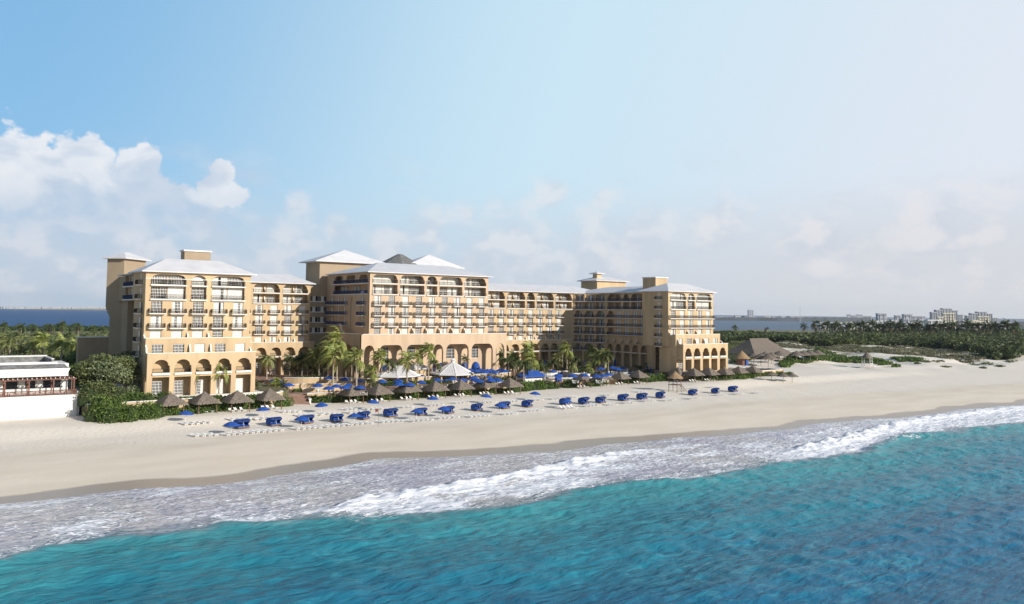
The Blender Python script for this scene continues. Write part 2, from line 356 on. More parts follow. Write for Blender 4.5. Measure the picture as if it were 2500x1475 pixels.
# left pavilion rear body, recess, tower
def lwrear(b):
    b.box(46, 63.9, 199, 236, 6, 26.35); b.box(43.2, 63.9, 199, 236, 26.36, 32.3)
    for y in (202.2, 206.6, 211.0): b.box(42.9, 43.5, y-.3, y+.3, 26.4, 32.2)
    b.box(41.9, 43.19, 199.01, 213.5, 29.5, 29.75, 1); b.box(41.9, 43.19, 199.01, 213.5, 26.4, 26.65, 1)
    for z in (20.4, 23.5, 17.4, 14.3, 11.1): b.box(45, 45.99, 199.2, 213, z-.2, z, 1)
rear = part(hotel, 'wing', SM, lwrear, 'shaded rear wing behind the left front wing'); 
fsl = Fr(42.0, 0, -pi/2)
for z in (29.75, 26.65):
    for y in (204.2+4.4*0, 208.8, 200.4): put(rear, 'window', win_mesh(2.6, 2.3, 4, 4, 'g'), fsl, -y, z, 1.05)
    put(rear, 'balcony', rail_mesh(14, .14, slab=False, mt='navy', belly=.03), fsl, -206.3, z, .1)
for z in (23.5, 20.4, 17.4, 14.3, 11.1):
    for y in (202.5, 207.5): put(rear, 'window', win_mesh(1.6, 2.3, 2, 4, 'g'), Fr(46, 0, -pi/2), -y, z, -.1)
part(rear, 'roof', M['roof'], lambda b: b.hip(40.9, 64.8, 200.02, 215, 32.5, 2.2, 206, 209, ax='y'))
def tower1(b):
    c = V((43.5, 220.8)); d1 = V((.7071, .7071)); d2 = V((-.7071, .7071))
    q = [c, c+d1*9, c+d1*9+d2*4.6, c+d2*4.6]; b.prism([tuple(p) for p in q], 25.5, 36.8)
    q = [c, c+d1*9, c+d1*9+d2*3.4, c+d2*3.4]; b.prism([tuple(p) for p in q], 6, 22.5)
    for i in range(4):
        t = sin((i+1)/4*pi/2)**1.5; q = [c, c+d1*9, c+d1*9+d2*(3.4+1.2*t), c+d2*(3.4+1.2*t)]; b.prism([tuple(p) for p in q], 22.5+.75*i, 22.5+.75*(i+1))
    b.box(43.3, 46.01, 214, 226, 6, 26.3); b.box(42.6, 47, 213.6, 222, 26.31, 32.28)
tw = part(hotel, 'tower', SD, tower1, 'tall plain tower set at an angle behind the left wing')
def tower1roof(b):
    c = V((43.5, 220.8)); d1 = V((.7071, .7071)); d2 = V((-.7071, .7071)); m_ = c+d1*4.5+d2*2.3
    a = [c-d1*1-d2*1, c+d1*10-d2*1, c+d1*10+d2*5.6, c-d1*1+d2*5.6]; r = [c+d1*3.3+d2*2.3, c+d1*5.7+d2*2.3]
    vs = [(p.x,p.y,37.05) for p in a] + [(p.x,p.y,38.7) for p in r]; b.add(vs, [(0,1,5,4),(1,2,5),(2,3,4,5),(3,0,4)]); b.prism([tuple(p) for p in a], 36.8, 37.045)
part(tw, 'roof', M['roof'], tower1roof)
part(hotel, 'annex', [M['stucco_dull'], M['trim']], lambda b: (b.box(34.5, 41.8, 224, 226, 6, 17.2), b.box(34.3, 41.9, 223.8, 226.2, 17.2, 17.45, 1)), 'low walled annex left of the angled tower')
# ---- middle wings
def middle(x0, x1, y0, L, bays, dcs, ty, tx, arches, lab, ground, ledge_extra=()):
    mb = MB(); fr = Fr(0, y0, 0)
    holes = [arch(a, b, L[7]-.02, L[7]+1.25, L[8]-.35, rx=1.3) for a, b in bays] + [rect(a, b, L[6]+.02, L[7]-.4) for a, b in bays]
    for k in (5, 4, 3, 2): holes += [rect(c-1.05, c+1.05, L[k]+.02, L[k]+2.45) for c in dcs]
    skin(mb, fr, rect(x0, x1, L[1], L[8]), holes, 0, .35)
    fr.box(mb, x0, x1, .352, 14, L[1], L[6]-.3); fr.box(mb, x0, x1, 2.2, 14, L[6]-.3, L[8])
    for (p, q) in zip(bays[:-1], bays[1:]): fr.box(mb, (p[1]+q[0])/2-.25, (p[1]+q[0])/2+.25, .353, 2.2, L[6]-.2, L[8]-.02)
    fr.box(mb, x1-.4, x1-.01, .353, 2.2, L[6]-.2, L[8]-.02)
    ft = Fr(0, ty, 0); a0, a1 = tx
    skin(mb, ft, rect(a0, a1, 5.2, L[2]+.85), [arch(a, b, L[1]+.02, L[1]+1.4, L[1]+2.5, st=.25) for a, b in arches] + [rect(a, b, 5.25, L[1]-.55) for a, b in arches], 0, .4)
    ft.box(mb, a0, a1, .401, y0-ty-.002, L[2]-.15, L[2]); ft.box(mb, a0, a1, .401, y0-ty+1.5, L[1]-.4, L[1])
    ft.box(mb, a0, a1, y0-ty+1.502, y0-ty+4, 5.2, L[2]-.16)
    for a, b in arches: ft.box(mb, a-.05, b+.05, -.25, -.002, L[1]-.3, L[1]-.02, 1)
    for (p, q) in zip(arches[:-1], arches[1:]): ft.box(mb, (p[1]+q[0])/2-.2, (p[1]+q[0])/2+.2, .402, y0-ty+1.5, 5.2, L[2]-.17)
    cap(mb, ft, a0, a1, 0, .3, L[2]+.85)
    for (p, q) in zip(dcs[:-1], dcs[1:]): fin(mb, fr, (p+q)/2-.2, -(y0-ty)+.3, 0, L[2], 1.9)
    o = mb.build('wing', SM, hotel, HL); tag(o, lab)
    x = MB(); loggia(x, o, fr, bays, L[7], L[8]-.25, 2.2, slabout=.12); loggia(x, o, fr, bays, L[6], L[7]-.3, 2.2)
    x.build('loggia', SM, o, HL)
    for k in (5, 4, 3): doors(o, fr, dcs, L[k]+.02, 2.05, 2.4, rows=5); balconies(o, fr, dcs, L[k], w=3.1, dep=1.1)
    doors(o, fr, dcs, L[2]+.02, 2.05, 2.4)
    for a, b in arches:
        put(o, 'window', win_mesh(2.0, 2.3, 3, 4, style(3)), ft, (a+b)/2, L[1], y0-ty+1.36); put(o, 'balcony', rail_mesh(b-a, .14, slab=False, belly=.04, hgt=.9), ft, (a+b)/2, L[1], .05)
        if ground: put(o, 'window', win_mesh(b-a-.3, 3.9, 4, 7, 'gggc' if random.random() < .7 else 'c'), ft, (a+b)/2, 6.0, y0-ty+1.36)
    return o, fr
ML = [6, 11.1, 14.2, 17.45, 20.4, 23.5, 26.6, 29.6, 32.4]
mlw, _ = middle(66, 98.8, 236, ML, [(72.6,80.3),(81.3,89.2),(90.2,97.9)], [74.5,78.8,83.2,87.6,91.9,96.3], 234, (66,99.6), [(73.4,76.6),(77.6,80.8),(81.8,85.0),(86.2,89.4),(90.4,93.7),(94.7,98.3)],
    'middle wing between the left wing and the tall centre block', True)
part(mlw, 'roof', M['roof'], lambda b: b.hip(64.9, 100.1, 235, 251, 32.6, 2.7, 66, 95))
MR = [5.8, 10.9, 13.95, 16.95, 20.0, 23.1, 26.2, 29.2, 32.1]
mrw, _ = middle(146, 203.6, 236, MR, [(155,162.6),(163.6,171.6),(172.7,180.7),(181.6,185.2),(186.1,194.1),(195.0,203.0)], [157.0,161.4,165.8,170.2,174.6,179.0,183.4,187.8,192.3,196.8], 234, (150.1,201.6),
    [(159.8,163.3),(164.3,167.8),(168.7,172.2),(173.2,176.8),(177.7,181.4),(182.3,185.8),(186.8,190.3),(191.2,194.8),(195.8,199.6)], 'long middle wing between the centre block and the right wing', False)
part(mrw, 'roof', M['roof'], lambda b: b.hip(145, 222, 235, 256, 32.3, 2.9, 152, 212))
# cham + side of right court
def court(b):
    fc = Fr(203.6, 236, -math.atan2(11.4, 6.4)); Lc = hypot(11.4, 6.4)
    zz = MR
    for k in range(1, 9):
        z0 = zz[k-1] if k > 1 else 5.2
    bays = [(.7,3.7),(4.7,8.3),(9.3,12.3)]
    holes = [rect(.8, 12.3, zz[7]+.02, zz[8]-.35), rect(.8, 12.3, zz[6]+.02, zz[7]-.4)]
    for i, (p, q) in enumerate(bays):
        for k in (5, 4, 3, 2): holes.append((arch(p, q, zz[k]+.02, zz[k]+1.3, zz[k]+2.5) if k == 5 else rect(p, q, zz[k]+.02, zz[k]+2.5)))
        holes += [arch(p, q, zz[1]+.02, zz[1]+1.3, zz[1]+2.5), rect(p, q, 5.3, zz[1]-.5)]
    skin(b, fc, rect(0, Lc, 5.2, zz[8]), holes, 0, .35)
    fc.box(b, -.5, Lc+.5, 2.0, 12, 5.2, zz[8])
    for k in range(1, 8): fc.box(b, 0, Lc, .352, 1.99, zz[k]-.25, zz[k]); fc.box(b, .1, Lc-.1, -.3, -.002, zz[k]-.22, zz[k]-.02, 1)
    f2 = Fr(210, 224.6, -pi/2); n = 4
    holes = []
    for p, q in ((.8,8.0),(9,12),(13,19.4)): holes += [arch(p, q, zz[7]+.02, zz[7]+1.2, zz[8]-.35, rx=1.3), rect(p, q, zz[6]+.02, zz[7]-.4)]
    for k in (5, 4, 3): holes += [arch(.8, 4, zz[k]+.02, zz[k]+1.3, zz[k]+2.5) if k == 5 else rect(.8, 4, zz[k]+.02, zz[k]+2.4)] + [rect(c-.95, c+.95, zz[k]+.02, zz[k]+2.4) for c in (6.6, 10.8, 15, 18.6)]
    for i in range(5): holes += [arch(.7+4.3*i, 3.9+4.3*i, zz[1]+.02, zz[1]+1.4, zz[1]+2.6), rect(.7+4.3*i, 3.9+4.3*i, 5.3, zz[1]-.5)]
    skin(b, f2, rect(0, 25, 5.2, zz[8]), holes, 0, .35)
    f2.box(b, 0, 25, 2.0, 11, 5.2, zz[8])
    for k in range(1, 8): f2.box(b, 0, 25, .352, 1.99, zz[k]-.25, zz[k])
    for k in (5, 4, 3): f2.box(b, 1, 21, -.8, -.002, zz[k]-.2, zz[k], 1)
    for k in (7, 6, 1): f2.box(b, .3, 21, -.2, -.003, zz[k]-.24, zz[k]-.02, 1)
    for i in range(5): f2.box(b, 4.2+4.3*i, 4.5+4.3*i, .353, 1.99, 5.2, zz[8]-.02)
    for i in (0, 1): fc.box(b, 4.1+4.6*i, 4.4+4.6*i, .353, 1.99, 5.2, zz[8]-.02)
    for i in range(6): fin(b, f2, 1.2+3.9*i, -2.0, 0, zz[2], 1.7)
    f2.box(b, 0, 22, -2.2, -1.9, 5.2, 5.3)
ct = part(hotel, 'wing', SM, court, 'shaded court wall linking the long middle wing to the right wing')
fcc = Fr(203.6, 236, -math.atan2(11.4, 6.4)); f2c = Fr(210, 224.6, -pi/2)
for k in (7, 6, 5, 4, 3, 2, 1):
    for c in (2.2, 6.5, 10.8): put(ct, 'window', win_mesh(1.9, 2.3, 3, 4, 'gcg' if k % 2 else 'cgc'), fcc, c, MR[k], 1.86)
    put(ct, 'balcony', rail_mesh(12.4, .3, slab=False, belly=.05, mt='navy'), fcc, 6.5, MR[k], 0)
    if k > 5:
        for c in (3, 6.2, 10.5, 14.5, 17.8): put(ct, 'window', win_mesh(1.9, 2.3, 3, 4, 'gcg'), f2c, c, MR[k], 1.86)
        put(ct, 'balcony', rail_mesh(19, .3, slab=False, belly=.05, mt='navy'), f2c, 10.3, MR[k], 0)
    elif k > 2:
        for c in (6.6, 10.8, 15, 18.6): put(ct, 'window', win_mesh(1.85, 2.35, 3, 5, 'cgc'), f2c, c, MR[k]+.03, .2)
        put(ct, 'balcony', rail_mesh(20, .8, slab=False, belly=.08, mt='navy'), f2c, 11, MR[k], 0)
def courtroof(b):
    fc = fcc; a = [fc.p(-2,32.3,-1), V((209,225.5,32.3)), V((209,199,32.3)), V((222,199,32.3)), V((222,240,32.3))]
    b.hip(209, 226, 199, 246, 32.35, 2.4, 206, 232, ax='y')
part(ct, 'roof', M['roof'], courtroof)
cup = part(hotel, 'roof_house', [M['stucco'], M['roof'], M['trim']], lambda b: (b.box(230.5, 247, 252, 262, 33, 38.1), b.hip(229, 248.5, 250.8, 263.2, 38.3, 1.9, 235, 242.5, 1), b.box(232.8, 235.4, 254.6, 257.2, 38.9, 41.2), b.hip(231.6, 236.6, 253.4, 258.4, 41.4, .9, 234, 234.2, 1)), 'small roof house with a cupola over the long middle wing')
# ---- centre block
CL = [6, 17.3, 20.3, 23.3, 26.3, 29.45, 32.55, 35.4]
def centre(b):
    fr = Fr(0, 209, 0); b8 = [(105.9,113.8),(114.6,122.7),(123.5,127.1),(127.9,136.0),(136.8,144.7)]; dcs = [107.6+4.44*i for i in range(9)]
    holes = [arch(p, q, CL[6]-.02, CL[6]+1.2, CL[7]-.45, rx=1.2) for p, q in b8] + [rect(p, q, CL[5]+.02, CL[6]-.45) for p, q in b8]
    for k in (4, 3, 2, 1): holes += [rect(c-1, c+1, CL[k]+.02, CL[k]+2.6) for c in dcs]
    skin(b, fr, rect(105, 145.6, 16, CL[7]), holes, 0, .35)
    b.box(105.36, 145.5, 209.352, 238, 6, CL[5]-.3); b.box(107.2, 145.5, 211.2, 238, CL[5]-.3, CL[7])
    for (p, q) in zip(b8[:-1], b8[1:]): fr.box(b, (p[1]+q[0])/2-.25, (p[1]+q[0])/2+.25, .353, 2.2, CL[5]-.2, CL[7]-.02)
    fr.box(b, 145.1, 145.55, .353, 2.2, CL[5]-.2, CL[7]-.02)
    ft = Fr(0, 205, 0)
    ar = [(101.7,104.9),(106.3,113.7),(114.9,122.8),(123.7,127.1),(128.1,136.0),(137.0,144.8),(146.0,149.2)]
    skin(b, ft, rect(100.8, 150, 5.5, 18.1), [arch(p, q, 5.6, 13.3, 15.1, st=.12, rx=1.5) for p, q in ar], 0, .7)
    b.box(100.81, 149.99, 205.701, 208.998, 15.6, 17.3); b.box(145.62, 150, 209.6, 235.9, 5.5, 17.28)
    skin(b, Fr(0, 208.8, 0), rect(100.82, 149.9, 5.5, 15.59), [rect(108.6, 111.2, 10.6, 14.4), rect(117.2, 119.8, 10.6, 14.4), arch(130.6, 133.4, 10.6, 13, 14.4, st=.02), rect(139.2, 142, 10.6, 14.2), arch(124.4, 126.2, 10.4, 12.8, 13.9, st=.02)] + [rect(c-1, c+1, 5.6, 8.2) for c in (109.9, 118.5, 125.3, 128.7, 132.0, 137.0, 141)], 0, .3)
    cap(b, ft, 100.8, 150, 0, .3, 18.1)
    for p, q in zip(dcs[1:-2], dcs[2:-1]): fin(b, fr, (p+q)/2, -3.6, 0, 17.3, 2.3)
    # left side
    fs = Fr(105, 0, -pi/2)
    hs = [arch(-p, -q, CL[6]-.02, CL[6]+1.2, CL[7]-.5) for p, q in ((216.0,210.2),(224.6,217.9),(232.8,226.4))] + [rect(-232.8, -210.4, CL[5]+.02, CL[6]-.45)]
    hs += [arch(-221.4, -218.7, 18.4, 27.0, 28.6, st=.1)]
    for k in (4, 3, 2): hs += [rect(-c-.85, -c+.85, CL[k]+.02, CL[k]+2.4) for c in (234, 229.6, 225.2, 213.6)]
    skin(b, fs, rect(-238, -209.001, 16, CL[7]), hs, 0, .35)
    for k in (6, 5): fs.box(b, -235, -209.8, -.25, -.002, CL[k]-.25, CL[k]-.02, 1); 
    for k in (4, 3, 2): fs.box(b, -237, -223, -1.0, -.002, CL[k]-.2, CL[k], 1)
    fs.box(b, -236, -210, .353, 2.1, CL[6]-.25, CL[6]-.03)
    f1 = Fr(100.8, 0, -pi/2)
    skin(b, f1, rect(-227, -205.001, 5.5, 18.1), [arch(-p, -q, 5.6, 13.3, 15, st=.12) for p, q in ((224.5,219),(216.5,210.5),(208.6,206.2))], 0, .6)
    cap(b, f1, -227, -205, 0, .3, 18.1)
    b.box(101.41, 104.99, 209, 227, 15.6, 17.3); b.box(104.6, 105.3, 209.2, 237, 5.5, 15.9)
    for i in range(6): fs.box(b, -227-1.2*i*.5, -224, -3.9+.3, -3.3, 18.1, 18.1) if False else None
    fin(b, Fr(0, 224, 0), 103.0, -4, 0, 17.3, 3.4)
cb = part(hotel, 'centre_block', [M['stucco_pink'], M['trim'], M['unlit_inside']], centre, 'tall pinkish centre block over the double-height arcade')
frc = Fr(0, 209, 0); b8 = [(105.9,113.8),(114.6,122.7),(123.5,127.1),(127.9,136.0),(136.8,144.7)]; dcs = [107.6+4.44*i for i in range(9)]
x = MB(); loggia(x, cb, frc, b8, CL[6], CL[7]-.3, 2.2, full=True, slabout=.12); loggia(x, cb, frc, b8, CL[5], CL[6]-.3, 2.2, full=True, slabout=.45); x.build('loggia', SM, cb, HL)
for k in (4, 3, 2): doors(cb, frc, dcs, CL[k]+.02, 1.98, 2.55, rows=5); balconies(cb, frc, dcs, CL[k], w=3.3, dep=1.2)
doors(cb, frc, dcs, CL[1]+.02, 1.98, 2.55)
for c, w, h in ((109.9,2.6,3.8),(118.5,2.6,3.8),(132,2.8,3.8),(140.6,2.8,3.6),(125.3,1.8,3.4)): put(cb, 'window', win_mesh(w, h, 3, 4, 'g'), Fr(0,208.8,0), c, 10.6, .12)
fsc = Fr(105, 0, -pi/2)
for k in (6, 5):
    for c in (230, 221.5, 213): put(cb, 'window', win_mesh(4.2, 2.4, 6, 4, 'gcggcg'), fsc, -c, CL[k], 2.0)
    put(cb, 'balcony', rail_mesh(23, .2, slab=False, mt='navy', belly=.05), fsc, -221.5, CL[k], 0)
for k in (4, 3, 2):
    for c in (234, 229.6, 225.2, 213.6): put(cb, 'window', win_mesh(1.65, 2.35, 2, 4, 'cg'), fsc, -c, CL[k]+.02, .2)
    put(cb, 'balcony', rail_mesh(14, 1.0, slab=False, mt='navy', belly=.05), fsc, -230, CL[k], 0); put(cb, 'balcony', rail_mesh(4.2, .9, mt='navy'), fsc, -213.6, CL[k], 0)
part(cb, 'roof', M['roof'], lambda b: b.hip(103.8, 146.8, 208, 237, 35.65, 3.5, 114.3, 139.5))
def seams(b, x0, x1, y0, y1): pass
def awn(b, c, w, z, h, dep, y):       # quarter dome awning
    n = 6; m_ = 10; g = []
    for i in range(n+1):
        t = pi/2*i/n
        g.append([(c+w/2*sin(t)*cos(pi*j/m_), y-dep*sin(t)*sin(pi*j/m_)-.01, z+h*cos(t)) for j in range(m_+1)])
    vs = [v for r in g for v in r]; k = m_+1
    b.add(vs, [(i*k+j, i*k+j+1, (i+1)*k+j+1, (i+1)*k+j) for i in range(n) for j in range(m_)])
    b.add([(v[0], v[1], z) for v in g[-1]]+[(v[0], v[1], z-.3) for v in g[-1]], [(j, j+1, k+j+1, k+j) for j in range(m_)])
for c in (109.9, 118.5, 125.3, 128.7, 132.0, 137.0, 141): part(cb, 'awning', M['blue'], lambda b: awn(b, c, 2.7, 7.6, 1.9, 1.6, 208.78))
# connector and centre tower behind
def conn(b):
    f = Fr(0, 238.2, 0); holes = [rect(99.6, 105.2, z, z+1.7) for z in (27.3, 24.1, 20.9, 17.7)]
    skin(b, f, rect(98.9, 106, 5.5, 32.0), holes, 0, .3); b.box(98.9, 106, 239.2, 242, 5.5, 32); b.box(102.5, 124, 238.202, 249, 32.01, 39.6)
    b.box(99.5, 105, 238.501, 239.19, 29.05, 29.2)
    for z in (27.1, 23.9, 20.7, 17.5): b.box(98.95, 105.4, 238.1, 238.198, z, z+.18, 1)
    b.box(106, 108, 238.3, 240, 6, 32)
tc2 = part(hotel, 'tower', [M['stucco_dull'], M['trim']], conn, 'wide plain tower with a white pyramid roof behind the centre block')
for z in (27.3, 24.1, 20.9, 17.7): put(tc2, 'window', win_mesh(5.4, 1.65, 6, 1, 'gcogcg'), Fr(0, 238.2, 0), 102.4, z+.02, .3)
part(tc2, 'roof', M['roof'], lambda b: b.hip(100.6, 125.6, 236.6, 250.6, 39.8, 4.2, 113, 113.4))
tc3 = part(hotel, 'tower', [M['stucco_dull'], M['trim']], lambda b: b.box(135, 154.5, 240, 249, 32, 39.6), 'half hidden tower with a white pyramid roof right of the glass lantern')
part(tc3, 'roof', M['roof'], lambda b: b.hip(133.2, 156.2, 238.6, 250.6, 39.8, 4.4, 145, 145.4))
def lantern(b):
    b.cone((134.6, 246), 7.4, 40.3, 43.9, 8, 0, .9, pi/8, .1); b.prism([(134.6+7*cos(pi/8+pi/4*i), 246+7*sin(pi/8+pi/4*i)) for i in range(8)], 36, 40.3, 1)
part(hotel, 'lantern', [M['glassroof'], M['stucco_dull']], lantern, 'grey octagonal glass lantern roof')
part(mlw, 'awning', M['navy'], lambda b: b.prism([(99.6,233.9),(103.6,233.9),(103.6,236),(99.6,236)], 12.0, 14.2))

exec_after = []
# ------------------------------------------------------------------ terrain, sea
SHX = [-400, -60, 11, 27.8, 42.1, 65.3, 88.6, 132.8, 173, 263, 420, 900, 2500]
SHY = [119, 119, 119.6, 120.6, 118, 121.6, 115, 110, 108.2, 101.5, 92, 69, 30]
_e = [gz(x, y, 0) for x, y in ((0,1375),(200,1327),(300,1310),(425,1300),(550,1280),(650,1276),(750,1270),(900,1262),(1100,1252),(1250,1240),(1380,1205),(1515,1187),(1650,1180),(1820,1147),(2000,1122),(2110,1103),(2200,1062),(2350,1052),(2500,1033))]
EDX = [-400]+[p.x for p in _e]+[2500]; EDY = [93]+[p.y for p in _e]+[10]
def shore(X): return np.interp(X, SHX, SHY) + 1.1*np.sin(X*.11+1)*(1) + .6*np.sin(X*.31)
def grid(name, xs, ys, zf, mats, attrs=None, smooth=True):
    X, Y = np.meshgrid(xs, ys); Z = zf(X, Y); nx, ny = len(xs), len(ys)
    co_ = np.stack([X, Y, Z], -1).reshape(-1, 3)
    i = np.arange(nx*ny).reshape(ny, nx); q = np.stack([i[:-1,:-1], i[:-1,1:], i[1:,1:], i[1:,:-1]], -1).reshape(-1, 4)
    me = bpy.data.meshes.new(name); me.vertices.add(len(co_)); me.vertices.foreach_set('co', co_.ravel().astype(np.float32))
    me.loops.add(q.size); me.loops.foreach_set('vertex_index', q.ravel().astype(np.int32))
    me.polygons.add(len(q)); me.polygons.foreach_set('loop_start', np.arange(0, q.size, 4, dtype=np.int32)); me.polygons.foreach_set('use_smooth', [smooth]*len(q))
    me.update(calc_edges=True); me.validate()
    for k, fn in (attrs or {}).items():
        a = me.attributes.new(k, 'FLOAT', 'POINT'); a.data.foreach_set('value', fn(X, Y, Z).ravel().astype(np.float32))
    me.materials.append(mats); o = bpy.data.objects.new(name, me); COL.objects.link(o); return o
def sm(a, b, x): t = np.clip((x-a)/(b-a), 0, 1); return t*t*(3-2*t)
def fbm(X, Y, s, seed, n=14, lo=.6, hi=1.8):
    r = np.random.default_rng(seed); z = 0*X
    for i in range(n):
        a = r.uniform(0, 2*pi); f = r.uniform(lo, hi)/s*2*pi; z = z + np.sin((X*cos(a)+Y*sin(a))*f + r.uniform(0, 6.28))
    return z/math.sqrt(n)
BKX = [-600, 500, 800, 1150, 1405, 1500, 1640, 6000]; BKY = [890, 880, 775, 775, 850, 880, 925, 3400]
def land(X, Y):
    d = Y - shore(X)
    z = np.where(d < 0, .06*d, 0) + .012*np.clip(d, 0, 12) + sm(0, 30, d)*1.2 + sm(30, 64, d)*.65 + 0*d + .035*fbm(X, Y, 9, 3)*sm(20, 34, d)
    du = sm(285, 330, X)*sm(55, 110, d); z = z + du*(1.6 + 1.1*fbm(X, Y, 60, 5) + .35*fbm(X, Y, 17, 6)) * (1-.5*sm(300, 600, Y))
    z = z + (1.3*sm(182, 212, X)*sm(330, 290, X) + 1.0*sm(82, 62, X) + .3*sm(62, 82, X)*sm(212, 182, X))*sm(162, 174, Y)
    z = z + 2.5*sm(205, 250, Y)*(1-du)
    bk = np.interp(X, BKX, BKY) + 12*np.sin(X*.02)
    return np.maximum(z*1., -4)*(1-sm(-18, 5, Y-bk)) - 3*sm(-8, 15, Y-bk)
xs = np.unique(np.concatenate([np.arange(-600, -20, 20), np.arange(-20, 330, 1.6), np.arange(330, 700, 5), np.arange(700, 2700, 22), np.arange(2700, 6000, 60)]))
ys = np.unique(np.concatenate([np.arange(20, 86, 4), np.arange(86, 240, 1.4), np.arange(240, 420, 4), np.arange(420, 960, 12), np.arange(960, 2000, 24), np.arange(2000, 6200, 80)]))
def sandmat():
    mt, nt, bs, N, L = newmat('sand')
    g = N.new('ShaderNodeNewGeometry'); 
    def noise(sc, det=5, stretch=None):
        n = N.new('ShaderNodeTexNoise'); n.inputs['Scale'].default_value = sc; n.inputs['Detail'].default_value = det
        if stretch:
            mp = N.new('ShaderNodeMapping'); mp.inputs['Scale'].default_value = stretch; L.new(g.outputs['Position'], mp.inputs[0]); L.new(mp.outputs[0], n.inputs[0])
        else: L.new(g.outputs['Position'], n.inputs[0])
        return n.outputs[0]
    def mix(a, b, f):
        m_ = N.new('ShaderNodeMix'); m_.data_type = 'RGBA'
        for k, v in (('A', a), ('B', b)):
            if isinstance(v, tuple): m_.inputs[k].default_value = (*v, 1)
            else: L.new(v, m_.inputs[k])
        L.new(f, m_.inputs['Factor']); return m_.outputs['Result']
    def mr(x, a, b, c=0, d=1):
        r = N.new('ShaderNodeMapRange'); L.new(x, r.inputs[0]); 
        for i, v in enumerate((a, b, c, d)): r.inputs[i+1].default_value = v
        return r.outputs[0]
    at = N.new('ShaderNodeAttribute'); at.attribute_name = 'shoredist'; ds = at.outputs['Fac']
    base = mix((.71,.61,.48), (.79,.685,.55), mr(noise(.12, 6, (.5,1.6,1)), .35, .65))
    base = mix(base, (.62,.55,.46), mr(noise(2.2, 6, (.4,2,1)), .52, .75, 0, .6))
    whiter = mix(base, (.79,.705,.595), mr(ds, 30, 38))
    # wet band
    ad = N.new('ShaderNodeMath'); ad.operation = 'MULTIPLY_ADD'; L.new(noise(.035, 3), ad.inputs[0]); ad.inputs[1].default_value = -12; L.new(ds, ad.inputs[2])
    wet = mr(ad.outputs[0], -.6, .5, 1, 0)
    col = mix(whiter, (.40,.325,.255), wet)
    at2 = N.new('ShaderNodeAttribute'); at2.attribute_name = 'green'
    veg = N.new('ShaderNodeMath'); veg.operation = 'MULTIPLY'; L.new(at2.outputs['Fac'], veg.inputs[0]); L.new(mr(noise(.09, 7), .40, .56), veg.inputs[1]); vg2 = N.new('ShaderNodeMath'); vg2.operation = 'SUBTRACT'; vg2.use_clamp = True; L.new(at2.outputs['Fac'], vg2.inputs[0]); vg2.inputs[1].default_value = 1; veg3 = N.new('ShaderNodeMath'); veg3.operation = 'MAXIMUM'; veg3.use_clamp = True; L.new(veg.outputs[0], veg3.inputs[0]); L.new(vg2.outputs[0], veg3.inputs[1])
    gcol = mix((.13,.13,.065), (.26,.23,.14), mr(noise(.4, 5), .4, .6))
    col = mix(col, gcol, veg3.outputs[0])
    L.new(col, bs.inputs['Base Color'])
    L.new(mr(wet, 0, 1, .9, .35), bs.inputs['Roughness']); bs.inputs['Specular IOR Level'].default_value = .25
    bp = N.new('ShaderNodeBump'); bp.inputs['Distance'].default_value = .20; bp.inputs['Strength'].default_value = 1
    hn = N.new('ShaderNodeMath'); hn.operation = 'MULTIPLY'; L.new(noise(1.3, 8), hn.inputs[0]); L.new(mr(ds, 26, 36, .10, .65), hn.inputs[1])
    L.new(hn.outputs[0], bp.inputs['Height']); L.new(bp.outputs[0], bs.inputs['Normal'])
    return mt
def green(X, Y, Z):
    f = sm(215, 300, Y)*(X > 60)*1. ; gr = np.where(X < 290, sm(212, 232, Y), sm(0, 30, Y - np.interp(X, [290,340,375,400,440,520,700], [238,262,300,262,232,214,205])))
    return np.maximum(gr, (X < 34)*sm(200, 215, Y)) + 1.*(Y > 420)
o = grid('sand', xs, ys, land, sandmat(), {'shoredist': lambda X, Y, Z: Y-shore(X), 'green': green}); tag(o, 'wide pale sand beach rising to dunes', kind='structure')

def edge(X): return np.interp(X, EDX, EDY) + .8*np.sin(X*.17) + .5*np.sin(X*.43+1)
def crest(pts): q = sorted([(p.x, p.y) for p in (gz(x, y, .3) for x, y in pts)]); return np.array([p[0] for p in q]), np.array([p[1] for p in q])
CA = crest(((780,1247),(900,1213),(1000,1203),(1130,1179),(1250,1161),(1350,1137),(1450,1115),(1550,1098)))
CB = crest(((1920,1100),(2000,1083),(2100,1060),(2150,1042),(2250,1021),(2370,1005),(2500,990)))
def foam(X, Y, Z):
    e = edge(X); s = shore(X); d = Y-e
    n1 = fbm(X, Y*1.8, 16, 21); n2 = fbm(X+2*n1, Y*2.2, 6, 22, 18)
    base = .20*sm(-.5, 1.5, d)*(1+.35*n1)
    base = base + (.10+.10*n1)*sm(7, 0, np.abs(d-2.5))*(d > -.6)
    base = base + .06*sm(2, 0, np.abs(Y-s+1.0))*(1+n2)
    for (cx_, cy_), wd, st in ((CA, 9, .40), (CB, 9, .46)):
        c = np.interp(X, cx_, cy_); on = sm(cx_[0]-3, cx_[0]+6, X)*(sm(cx_[-1]+30, cx_[-1]-25, X) if cx_[-1] < 200 else 1.); t = c-Y+.5*n2
        base = base + on*st*sm(-.5, .2, t)*sm(3.6+1.0*n1, 0, t) + on*.30*sm(-.4, .6, t)*sm(wd+5+4*n1, 2, t)*(1+.6*n2)
    base = base + .20*sm(112, 130, X)*sm(1, 4, d)*sm(22, 10, d)*(1+.3*n2) + .12*sm(190, 230, X)*sm(.5, 3, d)
    return np.clip(base, 0, 1)
